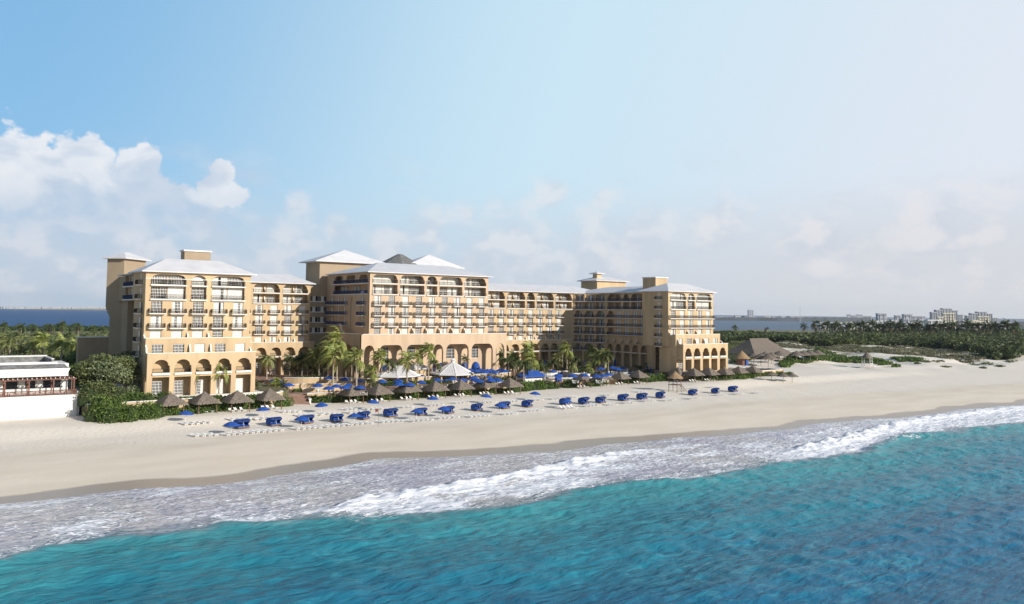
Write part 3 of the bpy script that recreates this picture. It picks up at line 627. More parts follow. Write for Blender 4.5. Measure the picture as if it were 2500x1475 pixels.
def wz(X, Y):
    d = Y - edge(X); amp = .075*sm(40, -6, d) + .035
    z = amp*(fbm(X, Y*1.9, 7.5, 31, 18) + .45*fbm(X, Y*1.7, 2.6, 32, 18, .7, 1.6))
    z += .30*np.sin((Y + .10*X + 2.2*np.sin(X*.035))*.36)*sm(8, -12, d)
    z += .40*np.exp(-((d+1.2)/1.8)**2)*(1+.5*np.sin(X*.09)+.3*np.sin(X*.23))
    for (cx_, cy_), hh in ((CA, .7), (CB, .8)):
        c = np.interp(X, cx_, cy_); on = sm(cx_[0]-4, cx_[0]+10, X)*(sm(cx_[-1]+10, cx_[-1]-15, X) if cx_[-1] < 200 else 1.); t = Y-c
        z += on*hh*np.where(t > 0, np.exp(-(t/.9)**2), np.exp(-(t/2.8)**2))*(1+.15*np.sin(X*.7)+.2*fbm(X, Y, 3, 40))
    rgh = sm(-1, 3, d); z += rgh*.07*fbm(X, Y, 1.1, 41, 20)
    return z*np.clip(1-sm(-6, 1.5, Y-shore(X)), 0, 1) + .02 - .0*X
def watermat(name, near=True):
    mt, nt, bs, N, L = newmat(name); g = N.new('ShaderNodeNewGeometry')
    def noise(sc, det=5, stretch=(1,1,1), dist=0, w=0):
        n = N.new('ShaderNodeTexNoise'); n.inputs['Scale'].default_value = sc; n.inputs['Detail'].default_value = det; n.inputs['Distortion'].default_value = dist
        mp = N.new('ShaderNodeMapping'); mp.inputs['Scale'].default_value = stretch; mp.inputs['Rotation'].default_value = (0,0,w); L.new(g.outputs['Position'], mp.inputs[0]); L.new(mp.outputs[0], n.inputs[0])
        return n.outputs[0]
    def mix(a, b, f):
        m_ = N.new('ShaderNodeMix'); m_.data_type = 'RGBA'
        for k, v in (('A', a), ('B', b)):
            if isinstance(v, tuple): m_.inputs[k].default_value = (*v, 1)
            else: L.new(v, m_.inputs[k])
        L.new(f, m_.inputs['Factor']); return m_.outputs['Result']
    def mr(x, a, b, c=0, d=1):
        r = N.new('ShaderNodeMapRange'); r.interpolation_type = 'SMOOTHSTEP'; L.new(x, r.inputs[0])
        for i, v in enumerate((a, b, c, d)): r.inputs[i+1].default_value = v
        return r.outputs[0]
    def ma(op, a, b=0):
        n = N.new('ShaderNodeMath'); n.operation = op
        for i, v in enumerate((a, b)):
            if isinstance(v, (int, float)): n.inputs[i].default_value = v
            else: L.new(v, n.inputs[i])
        return n.outputs[0]
    if near:
        fa = N.new('ShaderNodeAttribute'); fa.attribute_name = 'foam'; ed = N.new('ShaderNodeAttribute'); ed.attribute_name = 'edgedist'
        e = ed.outputs['Fac']
        e2 = ma('ADD', e, ma('MULTIPLY', ma('SUBTRACT', noise(.045, 4, (1,2,1)), .5), 26))
        deep = mix((.019,.145,.25), (.024,.20,.27), mr(e2, -42, -18)); deep = mix(deep, (.05,.26,.29), mr(e2, -20, -1))
        rd = ma('ABSOLUTE', ma('SUBTRACT', noise(.20, 8, (.7,2.4,1), .8, .35), .5)); deep = mix(deep, (.07,.34,.40), ma('MULTIPLY', mr(rd, .035, .0, 0, .42), mr(noise(.03, 4), .38, .62)))
        swash = mix((.45,.43,.50), (.52,.49,.48), mr(noise(.05, 4), .4, .6))
        swash = mix(swash, (.10,.20,.23), mr(e, 7, 0, 0, .7))
        e3 = ma('ADD', e, ma('MULTIPLY', ma('SUBTRACT', noise(.16, 6, (1,2,1)), .5), 7)); col = mix(deep, swash, mr(e3, -2.8, 1.6))
        f1 = noise(2.6, 9, (.45,1.5,1), .8, .1); f2 = noise(.22, 6, (1,1.8,1), .6)
        vo = N.new('ShaderNodeTexVoronoi'); vo.feature = 'DISTANCE_TO_EDGE'; vo.inputs['Scale'].default_value = .55
        mp = N.new('ShaderNodeMapping'); mp.inputs['Scale'].default_value = (.8,1.8,1); L.new(g.outputs['Position'], mp.inputs[0])
        av = N.new('ShaderNodeMix'); av.data_type = 'VECTOR'; av.inputs['Factor'].default_value = .35
        nc = N.new('ShaderNodeTexNoise'); nc.inputs['Scale'].default_value = .6; nc.inputs['Detail'].default_value = 4; L.new(g.outputs['Position'], nc.inputs[0])
        sc_ = N.new('ShaderNodeVectorMath'); sc_.operation = 'MULTIPLY_ADD'; L.new(nc.outputs['Color'], sc_.inputs[0]); sc_.inputs[1].default_value = (2.4,2.4,0); L.new(mp.outputs[0], sc_.inputs[2]); L.new(sc_.outputs[0], vo.inputs[0])
        lace = mr(vo.outputs['Distance'], .0, .16, 1, 0)
        th = ma('ADD', ma('MULTIPLY', f1, .65), ma('ADD', ma('MULTIPLY', f2, .35), ma('MULTIPLY', lace, .10)))
        lvl = ma('SUBTRACT', ma('ADD', th, ma('MULTIPLY', fa.outputs['Fac'], .62)), .68)
        fm = ma('MULTIPLY', mr(lvl, -.03, .10), mr(fa.outputs['Fac'], .03, .14))
        sp = mr(noise(.5, 8, (1,3.5,1), 1.5, .15), .74, .80, 0, .3); fm = ma('MAXIMUM', fm, ma('MULTIPLY', sp, mr(e, -45, -5)))
        col = mix(col, (.80,.80,.82), fm)
        L.new(mr(fm, 0, 1, .16, .8), bs.inputs['Roughness'])
        hb = ma('ADD', ma('MULTIPLY', noise(.45, 8, (.8,2.4,1), .3, .12), 1.0), ma('ADD', ma('MULTIPLY', noise(1.7, 6, (.8,2.2,1)), .14), ma('MULTIPLY', fm, .25)))
        dist = .42
    else:
        at = N.new('ShaderNodeSeparateXYZ'); L.new(g.outputs['Position'], at.inputs[0])
        side = ma('DIVIDE', at.outputs[0], at.outputs[1])
        col = mix((.012,.065,.19), (.075,.12,.19), mr(side, .5, 1.15))
        col = mix(col, (.03,.09,.2), mr(noise(.01, 5, (1,4,1)), .5, .8, 0, .35))
        bs.inputs['Roughness'].default_value = .45; hb = noise(.12, 6, (1,3,1)); dist = 1.2
    L.new(col, bs.inputs['Base Color']); bs.inputs['IOR'].default_value = 1.33; bs.inputs['Specular IOR Level'].default_value = .08 if near else .2
    bp = N.new('ShaderNodeBump'); bp.inputs['Strength'].default_value = 1; bp.inputs['Distance'].default_value = dist
    L.new(hb, bp.inputs['Height']); L.new(bp.outputs[0], bs.inputs['Normal'])
    return mt
wx = np.unique(np.concatenate([np.arange(-60, 0, 1.5), np.arange(0, 180, .45), np.arange(180, 420, .9), np.arange(420, 2600, 14)]))
wy = np.unique(np.concatenate([np.arange(-300, 40, 6), np.arange(40, 132, .45), [134.]]))
o = grid('sea', wx, wy, wz, watermat('sea_water'), {'foam': foam, 'edgedist': lambda X, Y, Z: Y-edge(X)}); tag(o, 'turquoise sea with white surf along the beach', kind='structure')
b = MB(); b.add([(-9000,960,-.6),(40000,960,-.6),(40000,40000,-.6),(-9000,40000,-.6)], [(0,1,2,3)]); b.add([(-600,700,-.62),(2600,700,-.62),(2600,959,-.62),(-600,959,-.62)], [(0,1,2,3)])
b.add([(2600,-9000,-.6),(40000,-9000,-.6),(40000,959,-.6),(2600,959,-.6)], [(0,1,2,3)])
tag(b.build('lagoon_water', watermat('lagoon_water', False)), 'calm blue lagoon behind the hotel', kind='structure')
# @@PART2@@
def ground(x, y): return float(land(np.array([[x]]), np.array([[y]]))[0,0])
def gg(x, y, z=2.):
    for _ in range(14): p = gz(x, y, z); z = .5*z+.5*ground(p.x, p.y)
    return V((p.x, p.y, ground(p.x, p.y)))
# ------------------------------------------------------------------ terraces
def slab(name, pts, z0, z1, mt, label, kind='structure', parent=None):
    b = MB(); b.prism(pts, z0, z1); o = b.build(name, mt); tag(o, label, kind=kind); return o
slab('garden_terrace', [(29.5,179.2),(40,179.6),(66,182.6),(72,186),(75.5,192),(75.5,250),(20,250),(20,188),(29.5,188)], 1.5, 5.55, mat('garden_soil', (.13,.12,.06), .95, .4, .6, .1, 3, coord='World'), 'planted garden terrace in front of the left wing')
slab('patio', [(40,181.6),(43,180.9),(47,181.4),(50,181.2),(56,181),(60,181.0),(65,181.8),(66.5,184),(66.5,236),(40,236)], 5, 5.9, M['trim'], 'pale patio under the left wing arcade')
DK = [(75.6,193),(80,192.2),(82,191),(95,188.5),(107,188),(118,189.5),(130,186.8),(137,188),(150,191.2),(161,191),(170,190.5),(186,192),(200,190.5),(206,189.5),(206,198),(243,198),(243,206),(228,212),(228,250),(75.6,250)]
slab('pool_deck', DK, 1.2, 4.2, M['tile'], 'brown tiled pool deck with terraces')
slab('upper_terrace', [(66.6,219),(80,219),(84,217),(88,213.6),(96,211.4),(99.5,206),(103,202.6),(128,203.6),(151,205.6),(157,213),(163,224),(176,229),(200,229),(206,222),(206,187),(208,181),(214,180.2),(228,180),(238,183.5),(240,192),(228,196),(228,240),(66.6,240)], 4, 5.6, M['tile'], 'raised brown tiled terrace along the hotel arcades')
def steps(name, a, b_, z0, z1, wa, wb, n, label):
    m_ = MB(); a = V(a); b_ = V(b_); d = (b_-a); p = V((-d.y, d.x)).normalized()
    for i in range(n):
        c0 = a+d*i/n; c1 = b_; w0 = wa+(wb-wa)*i/n
        q = [c0-p*w0/2, c0-p*w0/2+d*(1-i/n), c0+p*w0/2+d*(1-i/n), c0+p*w0/2]
        m_.prism([tuple(v) for v in q][::-1], z0-.4, z0+(z1-z0)*(i+1)/n)
    o = m_.build(name, M['brick']); tag(o, label, 'steps'); return o
steps('steps', (74.6,184.6), (77.9,192.9), 2.0, 4.16, 6.5, 4.6, 12, 'wide brown brick steps from the sand up to the pool deck')
steps('steps', (79,206), (80,219), 4.2, 5.58, 5, 5, 8, 'brown steps between the deck and the left arcade')
steps('steps', (197,205), (203,217), 4.2, 5.58, 6, 5, 8, 'reddish steps with white curved sides below the right court')
def wall(path, z0, z1, label, t=.5, mt='stucco', capo=.12):
    r = empty('garden_wall', (path[0][0], path[0][1], z0), 0, label, 'wall', 'low garden walls')
    def strip(b, w, za, zb):
        P = [V(p) for p in path]; L_, R_ = [], []
        for i, p in enumerate(P):
            d = ((P[min(i+1, len(P)-1)]-P[max(i-1, 0)])).normalized(); n_ = V((-d.y, d.x)); L_.append(p+n_*w/2); R_.append(p-n_*w/2)
        vs = [(q.x,q.y,z) for z in (za, zb) for q in L_+R_]; n = len(P); o = 2*n; fs = []
        for i in range(n-1): fs += [(i, i+1, o+i+1, o+i), (n+i+1, n+i, o+n+i, o+n+i+1), (o+i, o+i+1, o+n+i+1, o+n+i)]
        fs += [(0, o, o+n, n), (n-1, 2*n-1, o+2*n-1, o+n-1)]; b.add(vs, fs)
    off = (path[0][0], path[0][1], z0)
    b = MB(); strip(b, t, z0, z1); b.build('wall', M[mt], r, off)
    b = MB(); strip(b, t+capo*2, z1, z1+.16); b.build('coping', M['trim'], r, off); return r
def smooth(path, n=5):
    P = [V(p) for p in path]; out = []
    for i in range(len(P)-1):
        p0 = P[max(i-1,0)]; p1 = P[i]; p2 = P[i+1]; p3 = P[min(i+2,len(P)-1)]
        for k in range(n):
            t = k/n; out.append(tuple(.5*((2*p1)+(p2-p0)*t+(2*p0-5*p1+4*p2-p3)*t*t+(3*p1-3*p2+p3-p0)*t**3)))
    return out+[tuple(P[-1])]
wall(smooth([(29.6,178.8),(40,179.2),(52,180.6),(66,182.3),(70.5,184.2),(71.6,187)]), 1.6, 5.7, 'long cream retaining wall with white coping below the left wing')
wall(smooth([(40,181.4),(43.5,180.6),(48,181.3),(54,180.7),(60,180.8),(65.4,181.6)]), 5.5, 6.15, 'wavy white patio kerb at the foot of the left wing', t=.3, mt='trim')
wall(smooth([(79.4,190.5),(82,190.6),(95,188.1),(107,187.6),(118,189.1),(130,186.4),(137,187.6),(150,190.8),(161,190.6),(170,190.1)]), 1.4, 4.35, 'long deck wall with white coping behind the palapas')
wall(smooth([(170.5,190.1),(186,191.6),(200,190.1),(206,188.6)]), 1.4, 4.3, 'deck wall with white coping behind the right hedge')
wall(smooth([(84,216.6),(87.8,213.2),(95.8,211),(99.3,205.6),(103,202.2),(115,202.8)]), 4.2, 6.2, 'curved cream terrace wall with white coping left of the centre arcade')
wall(smooth([(115.5,202.8),(128,203.3),(139,204.2),(151,205.2),(157.3,213),(163.5,223.6),(176,228.6),(192,228.8)]), 4.2, 6.0, 'curved cream terrace wall along the middle arcades')
wall(smooth([(77,203),(83,204.5),(90,201.5),(94,199)]), 4.2, 5.4, 'low curved planter wall in the left pool garden')
wall(smooth([(80.5,196),(86,194.5),(91,195.5)]), 4.2, 5.1, 'short planter wall above the beach steps')
wall([(73.3,187.5),(71.8,183.9)], 1.9, 3.2, 'small white side wall left of the beach steps', t=.4, mt='trim'); wall([(80.4,192),(78.6,186.2)], 1.9, 3.4, 'small white side wall right of the beach steps', t=.4, mt='trim')
wall(smooth([(193.6,205.5),(196,211),(199.5,217.5)]), 4.2, 5.6, 'curved white stair wall left of the reddish steps', t=.5, mt='trim'); wall(smooth([(200.5,203.5),(203,208),(206,215)]), 4.2, 5.6, 'curved white stair wall right of the reddish steps', t=.5, mt='trim')
wall(smooth([(204,185.5),(208,180.6),(214,179.8),(228,179.6),(238,183)]), 3.0, 5.6, 'cream patio wall with white coping below the right wing', t=.4)
wall([(242.8,188),(266,188.6),(268,196)], 1.2, 4.3, 'cream wall of the raised pool near the thatched restaurant')
# pools
pm, pnt, pbs, PN, PL = newmat('pool_water'); pbs.inputs['Base Color'].default_value = (.03,.045,.12,1); pbs.inputs['Roughness'].default_value = .08
_n = PN.new('ShaderNodeTexNoise'); _n.inputs['Scale'].default_value = 2.; _b = PN.new('ShaderNodeBump'); _b.inputs['Distance'].default_value = .03; PL.new(_n.outputs[0], _b.inputs['Height']); PL.new(_b.outputs[0], pbs.inputs['Normal'])
def pool(pts, z, label, col=None):
    q = smooth(pts+[pts[0]], 5)[:-1]; b = MB(); b.prism(q, z-.3, z); o = b.build('pool', pm); tag(o, label, kind='structure'); return q
q = pool([(163,200),(170,195.5),(182,194.5),(196,197),(202,203),(196,212),(186,220),(174,220),(166,211)], 4.26, 'dark blue free form pool among the palms'); wall(q+[q[0]], 4.2, 4.36, 'pale rim around the free form pool', t=.5, mt='trim', capo=.02)
q = pool([(195,192.6),(200,191.6),(204.6,192),(204.8,195),(198,196)], 4.26, 'small white rimmed pool by the right wing'); wall(q+[q[0]], 4.2, 4.42, 'white rim around the small pool', t=.5, mt='trim', capo=.02)
pool([(244,189.4),(265,189.8),(266.5,198),(250,200),(244,197)], 4.25, 'raised pool beside the thatched restaurant')
slab('deck', [(243,188.2),(268,188.8),(268,206),(243,206)], 1.3, 4.12, M['tile'], 'tiled deck around the raised pool')
for (x, y, r_) in ((173,213,3.2),(184,212,4.0),(179,203,2.6)):
    wall([(x+r_*cos(a*pi/8), y+r_*sin(a*pi/8)) for a in range(17)], 4.2, 4.75, {173:'round white planter island nearest the arcade',184:'largest round white planter island in the pool',179:'smallest round white planter island in the pool'}[x], t=.4, mt='trim')

# ------------------------------------------------------------------ foliage
def leaves(name, pts, size, mt, parent=None, off=(0,0,0), tri=False, up=.35, sub=None):
    pts = np.asarray(pts, float); n = len(pts); s = size*rng.uniform(.6, 1.25, n)
    nr = rng.normal(size=(n,3)); nr[:,2] = np.abs(nr[:,2])+up; nr /= np.linalg.norm(nr, axis=1)[:,None]
    a = np.cross(nr, rng.normal(size=(n,3))); a /= np.linalg.norm(a, axis=1)[:,None]; b = np.cross(nr, a)
    a = a*s[:,None]; b = b*(s*.7)[:,None]
    vs = np.stack([pts-a, pts-b*.9+a*.1, pts+a, pts+b], 1).reshape(-1,3) - np.array(off)
    me = bpy.data.meshes.new(name); me.vertices.add(4*n); me.vertices.foreach_set('co', vs.ravel().astype(np.float32))
    me.loops.add(4*n); me.loops.foreach_set('vertex_index', np.arange(4*n, dtype=np.int32)); me.polygons.add(n); me.polygons.foreach_set('loop_start', np.arange(0, 4*n, 4, dtype=np.int32))
    me.update(calc_edges=True); me.materials.append(mt); o = bpy.data.objects.new(name, me); COL.objects.link(o)
    if parent: o.parent = parent
    return o
def blob(c, r, n, flat=.9):                       # points biased to the outside of an uneven ellipsoid
    c = np.array(c); r = np.array(r) if hasattr(r, '__len__') else np.array((r, r, r*flat))
    d = rng.normal(size=(n,3)); d /= np.linalg.norm(d, axis=1)[:,None]; rad = rng.uniform(.55, 1, n)**.6
    bump = 1+.16*np.sin(d[:,0]*7+c[0])*np.sin(d[:,1]*6+c[1])+.1*np.sin(d[:,2]*11)
    return c + d*r*(rad*bump)[:,None]
def hull(b, c, r, mi=0):
    n = 7; rings = 4; vs = []; fs = []
    for j in range(rings+1):
        t = pi/2*j/rings; 
        for i in range(n): k = 1+.15*random.uniform(-1,1); vs.append((c[0]+r[0]*cos(t)*cos(2*pi*i/n)*k, c[1]+r[1]*cos(t)*sin(2*pi*i/n)*k, c[2]+r[2]*sin(t)*k))
    for j in range(rings):
        for i in range(n): fs.append((j*n+i, j*n+(i+1) % n, (j+1)*n+(i+1) % n, (j+1)*n+i))
    b.add(vs, fs, mi)
M['hedge_fill'] = mat('hedge_fill', (.025,.04,.012), 1, .3, 1)  # dark green of the fill hulls hidden behind the hedge leaves
def hedge(path, z0, h, w, label, dens=26, size=.2, mt='hedge', name='hedge', cat='hedge', group='clipped green hedges'):
    P = [V(p) for p in path]; segs = [(P[i], P[i+1]) for i in range(len(P)-1)] or [(P[0], P[0]+V((.01,0)))]
    r = empty(name, (P[0].x, P[0].y, z0), 0, label, cat, group); pts = []; b = MB(); off = (P[0].x, P[0].y, z0)
    for a, c in segs:
        L_ = (c-a).length; k = max(1, int(L_/(w*.55)+.5))
        for i in range(k+1):
            p = a+(c-a)*(i/k); hh = h*random.uniform(.8, 1.12); ww = w/2*random.uniform(.85, 1.2)
            pts.append(blob((p.x+random.uniform(-.2,.2)*w, p.y+random.uniform(-.15,.15)*w, z0+hh*.35), (ww, ww, hh*.68), int(dens*ww*hh*5)))
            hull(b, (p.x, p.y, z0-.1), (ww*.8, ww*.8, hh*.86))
    b.build('inner_fill', M['hedge_fill'], r, off); pts = np.concatenate(pts); pts = pts[pts[:,2] > z0-.1]  # dark solid hulls added inside the foliage to block see-through, no real stems
    leaves('foliage', pts, size, M[mt], r, off); return r
hedge([(30.5,175.6),(33,173.6),(36,173),(39,174.2),(41.5,175.4)], 2.8, 3.4, 4.4, 'large rambling green hedge on the sand beside the white wall', dens=22)
hedge([(42.5,176.8),(46,177),(50,177.4)], 2.8, 1.9, 2.6, 'low hedge behind the first two palapas')
hedge([(51,178),(55,178.6),(58.5,179.4)], 2.8, 2.5, 3, 'lumpy hedge behind the third palapa')
hedge([(60,179.6),(62.5,180.2),(65,181)], 2.8, 3.0, 3.2, 'tall hedge behind the fourth palapa')
hedge([(69.5,183.4),(70.6,183.8)], 2.0, 3.5, 4.6, 'round green bush left of the beach steps', name='bush', cat='bush', group='round bushes')
hedge([(31,183.6),(35,182.6),(39,181.6),(43.5,180.4)], 5.5, 1.9, 3.4, 'dense hedge at the corner of the left wing')
hedge([(30.5,187),(34,188),(38,188)], 5.4, 2.8, 6, 'bushes under the trees left of the left wing')
hedge([(30.5,182.5),(33,182.8),(35.5,182.2)], 5.2, 4.2, 4.6, 'tall sprawling shrubs between the white restaurant and the trees', mt='scrub', name='bush', cat='bush', group='round bushes')
hedge([(31,176.2),(34.5,175.4)], 2.8, 4.6, 4.4, 'highest mound of green shrubs against the end of the cream wall', name='bush', cat='bush', group='round bushes')
hedge([(37,184),(39.8,185.5)], 5.4, 3.4, 3.4, 'grey green shrubs beside the shaded side of the left wing', mt='greyleaf', name='bush', cat='bush', group='round bushes')
hedge([(45,180.2),(50,180.5),(55,180.6),(60,180.9),(64,181.6)], 5.5, .8, 1.5, 'thin planting along the top of the cream retaining wall', size=.14)
hedge([(81,188.6),(84,187.6),(88,186.6),(92,186)], 2.0, 2.4, 2.8, 'thick hedge right of the beach steps')
hedge([(93,186),(99,185.6),(106,185.4),(112,186.2),(118,187),(124,185.6),(130,184.4),(136.5,185.6)], 2.0, 1.9, 2.3, 'long hedge behind the middle row of palapas')
hedge([(139,186),(144,187.4),(150,188.8),(156,189)], 2.0, 2.9, 3.2, 'tall clipped hedge below the blue canopy bar')
hedge([(161,188.6),(163,188.8)], 2.0, 3.2, 3.6, 'round bush right of the clipped hedge', name='bush', cat='bush', group='round bushes')
hedge([(169,188.4),(173,189),(177,189.6)], 2.0, 2.2, 2.4, 'hedge behind the palapas below the pool')
hedge([(186,191),(191,189.6),(197,188.4),(203,187),(208,185.6)], 2.0, 3.2, 4.4, 'broad hedge between the pool and the thatched lifeguard tower')
hedge([(207,179.6),(212,177.6),(218,176.9),(225,176.9),(232,177.8),(239,180.2)], 2.6, 2.9, 4.2, 'broad green bank of shrubs below the right wing')
hedge([(241,180.5),(247,180),(253,179.4),(258,179)], 2.6, 2.1, 3.4, 'shrubs behind the last palapas on the right')
hedge([(237,197),(243,196),(247,196.5)], 4.1, 1.2, 3, 'dark low hedge left of the raised pool', mt='darkleaf')
hedge([(88.6,216),(92,214.6),(96,213.4)], 5.6, 1.1, 2.2, 'low hedge on the upper terrace left of the centre block')
hedge([(79,197),(83,196.4),(88,196.6)], 4.2, .9, 1.8, 'low hedge in the planter above the beach steps')
hedge([(86,209),(91,207),(96,205)], 4.2, .7, 1.6, 'thin hedge below the curved terrace wall')
hedge([(68,216),(73,215.6),(78,216)], 4.2, 1.3, 2, 'dark hedge near the glass doors of the middle wing', mt='darkleaf')
hedge([(105,201),(107.5,201)], 4.2, 1.2, 2, 'small shrub left of the white roofed pavilions', mt='darkleaf')
hedge([(172,213),(174,213)], 4.4, 1.2, 3, 'shrubs on the island nearest the arcade', mt='scrub'); hedge([(183,212),(185,212)], 4.4, 1.6, 3.6, 'shrubs on the largest pool island', mt='hedge')
hedge([(178,226),(184,227),(190,227),(197,226)], 5.6, 1.6, 2.4, 'dark planting in front of the shaded court', mt='darkleaf')
hedge([(205,199),(209,196),(213,194)], 4.2, 1.7, 2.6, 'shrubs at the corner of the right wing', mt='darkleaf')
hedge([(104,201.3),(108,201.6),(112,198.6)], 4.2, 1.5, 2, 'shrubs left of the left pavilion')
hedge([(119,200.6),(123,200.4)], 4.2, 1.4, 2, 'shrubs between the two white pavilions')
hedge([(136,196),(142,197.5),(147,198.6)], 4.2, 1.5, 2.4, 'shrubs right of the octagonal pavilion')
hedge([(158,199),(161,204),(164,210)], 4.2, 1.8, 2.6, 'shrubs at the left edge of the free form pool', mt='scrub')
hedge([(131,205.5),(138,206),(146,207)], 5.6, 1.0, 1.6, 'planting at the foot of the centre arcade', mt='darkleaf')

def palm_crown(seed, n=19, L_=3.9, wind=1.0, name='crown', droop=1.0, mt='palm', spread=1.0):
    r = random.Random(seed); vs, fs, mi = [], [], []
    def tri(a, b_, c_, m_=0): i = len(vs); vs.extend([tuple(a), tuple(b_), tuple(c_)]); fs.append((i,i+1,i+2)); mi.append(m_)
    wv = V((-.92, .25, 0))*wind
    for k in range(n):
        az = 2*pi*(k*.381966+r.uniform(-.03,.03)); e0 = radians(r.choice([75,60,45,30,10,-15])+r.uniform(-8,8)); L = L_*r.uniform(.82,1.1)
        d = V((cos(az)*cos(e0)*spread, sin(az)*cos(e0)*spread, sin(e0))); p = V((0,0,0)); N_ = 13; dead = e0 < 0 and r.random() < .5
        pr = [p.copy()]; dr = [d.normalized()]
        for i in range(N_):
            t = i/N_; d = (d + V((0,0,-.15*droop*(1+t))) + wv*(.10+.10*t)).normalized(); p = p + d*L/N_; pr.append(p.copy()); dr.append(d.copy())
        for i in range(N_):
            w = .045*(1-i/N_)+.012; sd = dr[i].cross(V((0,0,1))); sd = sd.normalized() if sd.length > .05 else V((1,0,0))
            tri(pr[i]-sd*w, pr[i]+sd*w, pr[i+1], 1); 
        for i in range(2, N_+1):
            t = i/N_; ll = .95*sin(pi*min(1, .12+.92*t)**.8)*r.uniform(.8,1.1)+.15
            sd = dr[i].cross(V((0,0,1))); sd = sd.normalized() if sd.length > .05 else V((1,0,0)); up = sd.cross(dr[i]).normalized()
            for s in (-1, 1):
                for h_ in (0, .5):
                    q0 = pr[i] if h_ == 0 else (pr[i]+pr[i-1])*.5
                    tip = q0 + (sd*s*.75 + dr[i]*.55 - V((0,0,1))*(.35+.35*r.random()) + wv*.45).normalized()*ll
                    w = dr[i]*.10; tri(q0-w, q0+w, tip, 2 if dead else 0)
    me = bpy.data.meshes.new(name); me.from_pydata(vs, [], fs)
    for mm in (mt, 'palm_pale', 'dry'): me.materials.append(M[mm])
    me.polygons.foreach_set('material_index', mi); me.update(); return me
CR = [palm_crown(s, wind=w) for s, w in ((1,1.0),(2,.8),(3,1.25),(4,.6))]
CRD = [palm_crown(s, wind=.5, mt='palm_dark') for s in (11,12)]
CRP = [palm_crown(s, wind=.35, mt='palm_pale') for s in (21,22)]
CRS = [palm_crown(s, n=9, L_=3.2, wind=.6, droop=2.6, spread=.35, mt='palm') for s in (31,32)]
def trunk_mesh(lean):
    b = MB(); n = 9
    for i in range(n):
        t0, t1 = i/n, (i+1)/n; f = lambda t: V((-lean*sin(t*pi/2)**2+lean*0, 0, t))
        b.tube(f(t0), f(t1), .17*(1-.35*t0)+(.10 if i == 0 else 0), .17*(1-.35*t1), 7)
    # unit height: scaled in z only; recentred so that the top is over the base
    me = b.mesh('trunk', [M['trunk']]); 
    for v in me.vertices: v.co.x += lean*v.co.z
    return me
TR = [trunk_mesh(0), trunk_mesh(.5), trunk_mesh(-.4)]
def palm(x, yc, yb, z, label, crowns=CR, sc=1., dx=0, group='coconut palms of the hotel garden'):
    b = gz(x+dx, yb, z); c = gy(x, yc, b.y); h = max(1.5, c.z-z+.2)
    r = empty('palm_tree', (b.x, b.y, z-.05), 0, label, 'palm tree', group)
    inst('trunk', random.choice(TR), r, (0,0,0), random.uniform(0, 6.28), (sc, sc, h))
    inst('crown', random.choice(crowns), r, (0,0,h-.05), random.uniform(-.5,.5), (sc, sc, sc)); return r
gp = [  # crown x, crown y, base y, ground level, crown kind, scale
 (326,893,960,5.5,'s',1.2),(384,912,966,5.5,'s',1.2),(476,910,970,5.5,'s',1.35),(534,908,968,5.5,'w',.95),
 (651,878,925,5.6,'p',1.0),(676,941,957,4.2,'w',.8),(707,880,917,5.6,'d',.8),(737,882,924,5.6,'d',.9),(751,884,924,5.6,'w',.9),(778,866,926,5.6,'w',1.15),
 (800,866,927,5.6,'w',1.1),(812,872,957,4.2,'w',1.3),(822,832,930,5.6,'w',1.5),(812,846,934,5.2,'w',1.35),(844,875,929,5.6,'w',1.15),(869,879,957,4.2,'w',1.25),(740,930,940,4.2,'s',.7),(793,927,938,4.2,'s',.7),(905,936,953,4.2,'d',.7),
 (907,913,953,4.2,'w',1.0),(931,876,929,5.6,'w',1.15),(950,888,929,5.6,'d',.9),(993,884,952,4.2,'w',1.1),(1020,874,926,5.6,'w',.9),(1046,862,925,5.6,'w',1.2),(1063,890,924,5.6,'d',.8),
 (1135,878,920,5.6,'r',.55),(1176,877,918,4.2,'r',.6),(1208,878,920,4.2,'d',1.0),(1225,875,922,4.2,'d',1.1),(1241,886,930,4.2,'d',1.1),(1262,882,920,4.2,'d',1.1),(1278,893,934,4.2,'d',1.1),(1293,860,924,4.2,'w',1.35),(1300,878,926,4.2,'w',1.35),(1291,897,924,4.2,'w',1.2),
 (1362,876,896,5.6,'p',.9),(1373,852,896,5.6,'d',.9),(1384,856,901,5.6,'w',1.25),(1398,892,913,4.6,'p',.8),(1408,880,900,5.6,'d',.9),(1440,899,913,4.6,'w',.8),(1445,861,896,5.6,'w',1.1),(1462,875,910,4.4,'w',1.25),(1477,868,911,4.4,'w',1.0),(1485,868,912,4.4,'r',.8),
 (1533,842,888,5.6,'d',1.2),(1578,850,893,5.6,'p',.85),(1597,888,907,4.2,'w',1.0),(1586,893,908,4.2,'d',.7),(1688,858,903,5.6,'w',1.15),(1703,846,903,5.6,'w',1.15),(1747,860,902,5.6,'w',.95)]
gp += [(590,946,958,5.5,'d',.5),(728,888,922,5.6,'w',.9),(762,876,923,5.6,'w',1.0),(790,884,925,5.6,'d',.9),(858,890,930,5.6,'d',.9),(1215,885,921,4.2,'w',.9),(1252,876,922,4.2,'w',1.0),(1312,890,922,4.2,'d',1.0),(1392,874,900,5.6,'d',.9),(1455,884,909,4.4,'d',.8),(1520,870,892,5.6,'d',.8),(1605,876,900,5.6,'d',.8),(622,938,948,5.6,'d',.6),(690,945,957,4.2,'d',.65),(1013,942,952,4.2,'w',.6),(1100,940,950,4.2,'d',.6),(1330,899,912,4.2,'d',.7),(1424,902,912,4.6,'d',.7),(1560,900,910,4.2,'d',.7),(1545,893,905,4.2,'w',.7),(717,905,922,5.6,'d',.7),(765,903,922,5.6,'d',.8),(1160,897,913,5.6,'d',.6),(1350,887,900,5.6,'d',.8)]
